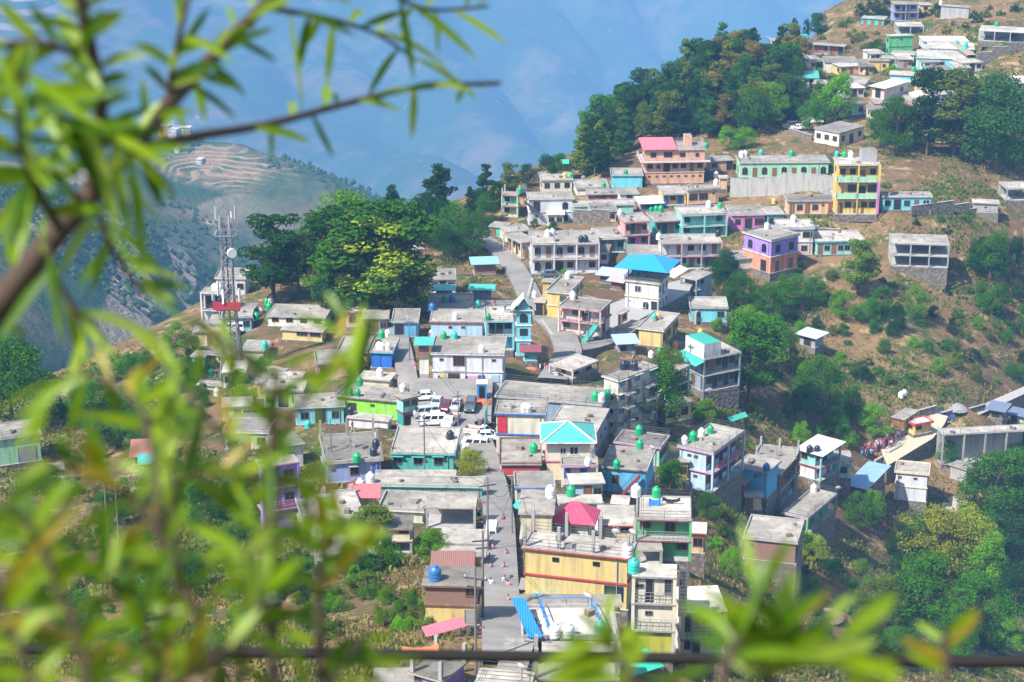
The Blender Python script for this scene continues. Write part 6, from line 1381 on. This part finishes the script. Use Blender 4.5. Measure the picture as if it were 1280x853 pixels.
def twig(mb,ml,pts,r0,r1,nl,LL,wd,mats,spread=1.0,start=.1):
    P=[fgp(*p) for p in pts]; D=[]; 
    for i in range(len(P)-1):
        for k in range(4): D.append(P[i].lerp(P[i+1],k/4))
    D.append(P[-1]); 
    for _ in range(2): D=[D[0]]+[(D[i-1]+D[i]*2+D[i+1])/4 for i in range(1,len(D)-1)]+[D[-1]]
    n=len(D); mb.tube(D,[r0+(r1-r0)*i/(n-1) for i in range(n)],BK,8)
    for k in range(nl):
        t=start+(1-start)*(k+rf_.random()*.6)/nl; x=min(n-1.001,t*(n-1)); i=int(x); p=D[i].lerp(D[i+1],x-i); ax=(D[i+1]-D[i]).normalized()
        out=Vector((rf_.gauss(0,1),rf_.gauss(0,.55),rf_.gauss(0,1)-.1)); out-=ax*out.dot(ax); out.normalize(); d=(ax*.75+out*spread)
        leaf(ml,p,d,LL*rf_.uniform(.75,1.5),wd*rf_.uniform(.65,1.0),rf_.choice(mats),rf_.uniform(.05,.5))
m5=[FG[0],FG[0],FG[0],FG[1],FG[1],FG[2]]
# 1 overhanging tree
t1=empty('overhanging_tree',(-1.35,.9,CAMZ-3.0)); tag(t1,'blurred overhanging tree with narrow green leaves crossing the upper left','tree')
tb,tl=MB(),MB()
A=fgp(-40,425,1.55)
tb.tube([Vector((-1.35,.9,CAMZ-3.2)),Vector((-1.25,1.0,CAMZ-2.0)),Vector((-1.0,1.2,CAMZ-1.1)),A],[.07,.055,.035,.0115],BK,10)
twig(tb,tl,[(-40,425,1.55),(0,380,1.55),(35,335,1.55),(75,285,1.55),(115,240,1.55)],0.0115,.009,3,.045,.009,m5)
twig(tb,tl,[(115,240,1.55),(160,190,1.6),(210,130,1.65),(265,72,1.7),(335,2,1.75),(380,-50,1.8)],.0088,.004,36,.042,.009,m5,1.0,.05)
twig(tb,tl,[(115,240,1.55),(128,150,1.5),(118,80,1.48),(100,0,1.45),(95,-50,1.45)],.006,.004,40,.042,.009,m5)
twig(tb,tl,[(160,190,1.6),(230,172,1.7),(330,158,1.8),(430,130,1.9),(520,108,2.0),(625,104,2.1)],.005,.0022,14,.045,.009,m5,.9,.35)
twig(tb,tl,[(330,10,1.75),(400,20,1.9),(470,40,2.0),(520,75,2.1)],.003,.0015,12,.06,.011,m5,.8)
twig(tb,tl,[(470,-40,1.9),(500,0,1.95),(540,15,2.0),(610,8,2.05)],.003,.0015,10,.055,.009,m5,.8)
twig(tb,tl,[(210,130,1.65),(215,90,1.65),(225,40,1.6),(240,-20,1.6)],.003,.002,15,.042,.009,m5)
twig(tb,tl,[(75,285,1.5),(40,230,1.4),(20,160,1.35),(30,90,1.3)],.004,.002,28,.045,.010,m5)
twig(tb,tl,[(100,250,1.5),(60,215,1.45),(20,190,1.4),(-30,180,1.4)],.003,.002,12,.045,.010,m5)
twig(tb,tl,[(120,80,1.5),(80,60,1.4),(40,50,1.4),(-20,60,1.4)],.003,.002,15,.045,.010,m5)
twig(tb,tl,[(115,240,1.55),(130,290,1.55),(150,330,1.6),(180,370,1.6)],.003,.0015,9,.042,.009,m5)
twig(tb,tl,[(60,300,1.5),(70,350,1.5),(95,390,1.5),(110,420,1.5)],.003,.0015,10,.05,.010,m5)
twig(tb,tl,[(20,120,1.4),(70,150,1.4),(130,170,1.4),(180,200,1.4)],.003,.002,20,.045,.010,m5)
tb.build('branch',t1).location=-t1.location; tl.build('foliage',t1).location=-t1.location
# 2 shrub rising at lower left
def shrub(name,label,root,stems,extra):
    t=empty(name,root); tag(t,label,'shrub'); b,l_=MB(),MB()
    for s in stems: 
        pts,r0,r1,nl,LL,wd,mats=s[:7]; twig(b,l_,pts,r0*.75,r1*.75,nl,LL,wd,mats,*s[7:]); p=fgp(*pts[0]); b.tube([Vector(root)-Vector((0,0,.2)),Vector(root).lerp(p,.5)+Vector((.02,0,-.05)),p],[r0*1.4,r0*1.1,r0*.8],BK,6)
    extra(b,l_)
    o=b.build('stem',t); o.location=-t.location; o=l_.build('foliage',t); o.location=-t.location
ml=[FG[0],FG[1],FG[1],FG[0],FG[0],FG[0],FG[1],FG[0],FG[0],FG[2],FG[1],FG[3]]
st=[([(345,900,1.15),(338,760,1.18),(335,640,1.2),(342,520,1.22),(350,455,1.22)],.0050,.0025,26,0.031,0.0070,ml,1.0,.25),
([(405,900,1.25),(398,780,1.28),(400,700,1.3),(430,650,1.3)],.0055,.003,12,0.035,0.0082,ml),
([(300,900,1.1),(250,780,1.1),(220,700,1.1),(170,620,1.12),(60,575,1.12)],.004,.002,32,0.035,0.0082,ml),
([(120,900,1.0),(100,800,1.0),(60,700,1.0),(30,640,1.0)],.004,.002,32,0.035,0.0090,ml),
([(200,900,1.1),(190,800,1.1),(150,740,1.1),(100,690,1.1)],.004,.002,27,0.035,0.0090,ml),
([(345,640,1.2),(290,560,1.25),(240,500,1.3),(200,440,1.35)],.003,.0015,22,0.035,0.0074,ml),
([(340,560,1.2),(380,500,1.25),(420,440,1.35),(430,395,1.4)],.003,.0015,16,0.033,0.0066,ml),
([(342,500,1.2),(300,440,1.3),(260,415,1.35),(230,400,1.4)],.0025,.0015,15,0.033,0.0066,ml),
([(200,640,1.1),(190,560,1.15),(175,500,1.2),(110,465,1.25),(60,480,1.3)],.003,.0015,16,0.035,0.0074,ml),
([(300,800,1.1),(330,740,1.1),(300,690,1.1),(350,640,1.1)],.003,.0015,21,0.035,0.0082,ml),
([(60,900,1.0),(20,800,1.0),(-10,720,1.0)],.003,.002,17,0.035,0.0090,ml),
([(380,900,1.2),(430,830,1.2),(460,790,1.25)],.003,.0015,12,0.035,0.0074,ml),
([(150,900,1.05),(230,850,1.05),(300,800,1.08),(330,740,1.1)],.003,.0015,21,0.035,0.0082,ml),
([(215,600,1.2),(270,590,1.2),(330,600,1.2),(400,610,1.25)],.003,.0015,15,0.033,0.0074,ml)]
def ex(b,l_):
    for (x0,y0,x1,y1,mt,w) in ((392,745,478,650,FG[3],.0075),(410,690,395,610,FG[3],.007),(20,590,60,690,FG[1],.012),(380,650,490,665,FG[2],.014),(215,470,195,640,FG[0],.016),(255,500,215,640,FG[1],.014),(395,480,405,590,FG[0],.013),(470,390,420,520,FG[1],.010),(455,380,440,470,FG[0],.009)):
        a=fgp(x0,y0,1.25); c=fgp(x1,y1,1.2); leaf(l_,a,c-a,(c-a).length,w,mt,0)
shrub('leafy_shrub','blurred leafy shrub with thin brown stems filling lower left',(-.25,.9,CAMZ-2.4),st,ex)
st=[([(880,930,1.05),(900,860,1.05),(920,800,1.05),(955,740,1.08)],.004,.002,17,0.038,0.0090,[FG[0],FG[1],FG[0]],1.1,.5),
([(950,930,1.1),(960,850,1.1),(962,790,1.1)],.004,.0025,22,0.040,0.0090,[FG[0],FG[1],FG[0]],1.3,.5),
([(960,840,1.1),(1010,800,1.1),(1060,800,1.1),(1130,820,1.15)],.003,.0015,11,0.038,0.0090,[FG[0],FG[2]],.8),
([(820,930,1.1),(800,860,1.1),(770,820,1.1),(750,800,1.1)],.003,.0015,17,0.038,0.0082,[FG[0],FG[1],FG[0]],1.0,.4),
([(1180,900,1.3),(1185,840,1.3),(1180,790,1.3)],.004,.0025,8,0.026,0.0082,[FG[3],FG[0]],1.0,.5)]
def ex2(b,l_):
    for (x0,y0,x1,y1,mt,w) in ((960,800,992,708,FG[2],.013),(950,800,850,752,FG[0],.011),(970,820,1100,800,FG[2],.013),(960,790,1040,735,FG[3],.009),(900,830,800,850,FG[0],.012),(1000,800,1135,842,FG[0],.013)):
        a=fgp(x0,y0,1.1); c=fgp(x1,y1,1.08); leaf(l_,a,c-a,(c-a).length,w,mt,0)
shrub('leafy_shrub','blurred bright leafy shoot rising at bottom right of centre',(.2,.9,CAMZ-2.4),st,ex2)
a=fgp(-900,797,4.6); b=fgp(2200,838,4.2); m=MB(); pts=[a.lerp(b,t/24)-Vector((0,0,.01*4*(t/24)*(1-t/24)-.005)) for t in range(25)]; m.tube(pts,[.0105]*25,mplain((.008,.007,.008),.9),10)
tag(m.build('cable'),'thick black cable running across the view near the camera','cable')
# ------------------------------------------------------------------ air, light, camera
SUN=Vector((-.62,-.50,.92)).normalized()
HZ=dict(density=1.6e-4,color=(.25,.55,1.0))
m=bpy.data.materials.new('haze'); m.use_nodes=True; n=m.node_tree.nodes; l=m.node_tree.links; n.remove(n['Principled BSDF'])
v=n.new('ShaderNodeVolumePrincipled'); v.inputs['Density'].default_value=HZ['density']; v.inputs['Color'].default_value=c4(HZ['color']); v.inputs['Anisotropy'].default_value=-.4; l.new(v.outputs[0],n['Material Output'].inputs['Volume'])
q=MB(); q.box(-14500,-3500,-2601,14500,16500,CAMZ+30,m); tag(q.build('haze'),kind='stuff',label='pale blue haze filling the valley air',cat='haze')
w=bpy.data.worlds.new('World'); S.world=w; w.use_nodes=True; n=w.node_tree.nodes; bg=n['Background']; sk=n.new('ShaderNodeTexSky'); sk.sky_type='NISHITA'; sk.sun_disc=False
sk.sun_elevation=math.asin(SUN.z); sk.sun_rotation=math.atan2(SUN.x,SUN.y); w.node_tree.links.new(sk.outputs[0],bg.inputs[0]); bg.inputs[1].default_value=.13
ld=bpy.data.lights.new('sun','SUN'); ld.energy=4.6; ld.angle=R(.53); ld.color=(1,.95,.87); lo=bpy.data.objects.new('sun',ld); COL.objects.link(lo); lo.rotation_euler=(-SUN).to_track_quat('-Z','Y').to_euler(); lo.location=(0,0,400)
cd=bpy.data.cameras.new('camera'); cam=bpy.data.objects.new('camera',cd); COL.objects.link(cam); cam.location=(0,0,CAMZ); cam.rotation_euler=(R(90)-PITCH,0,0)
cd.sensor_width=36; cd.lens=36*FPX/1280; cd.clip_start=.05; cd.clip_end=40000; cd.shift_y=0
cd.dof.use_dof=True; cd.dof.focus_distance=320; cd.dof.aperture_fstop=cd.lens/1000/.0078
S.camera=cam
S.view_settings.view_transform='Standard'; S.view_settings.look='None'; S.view_settings.exposure=.88; S.view_settings.gamma=1
cy=S.cycles; cy.use_denoising=True; cy.max_bounces=4; cy.diffuse_bounces=2; cy.glossy_bounces=2; cy.transmission_bounces=2; cy.volume_bounces=0; cy.transparent_max_bounces=4; cy.use_adaptive_sampling=True; cy.adaptive_threshold=.02; cy.caustics_reflective=False; cy.caustics_refractive=False
try: cy.denoiser='OPENIMAGEDENOISE'
except Exception: pass
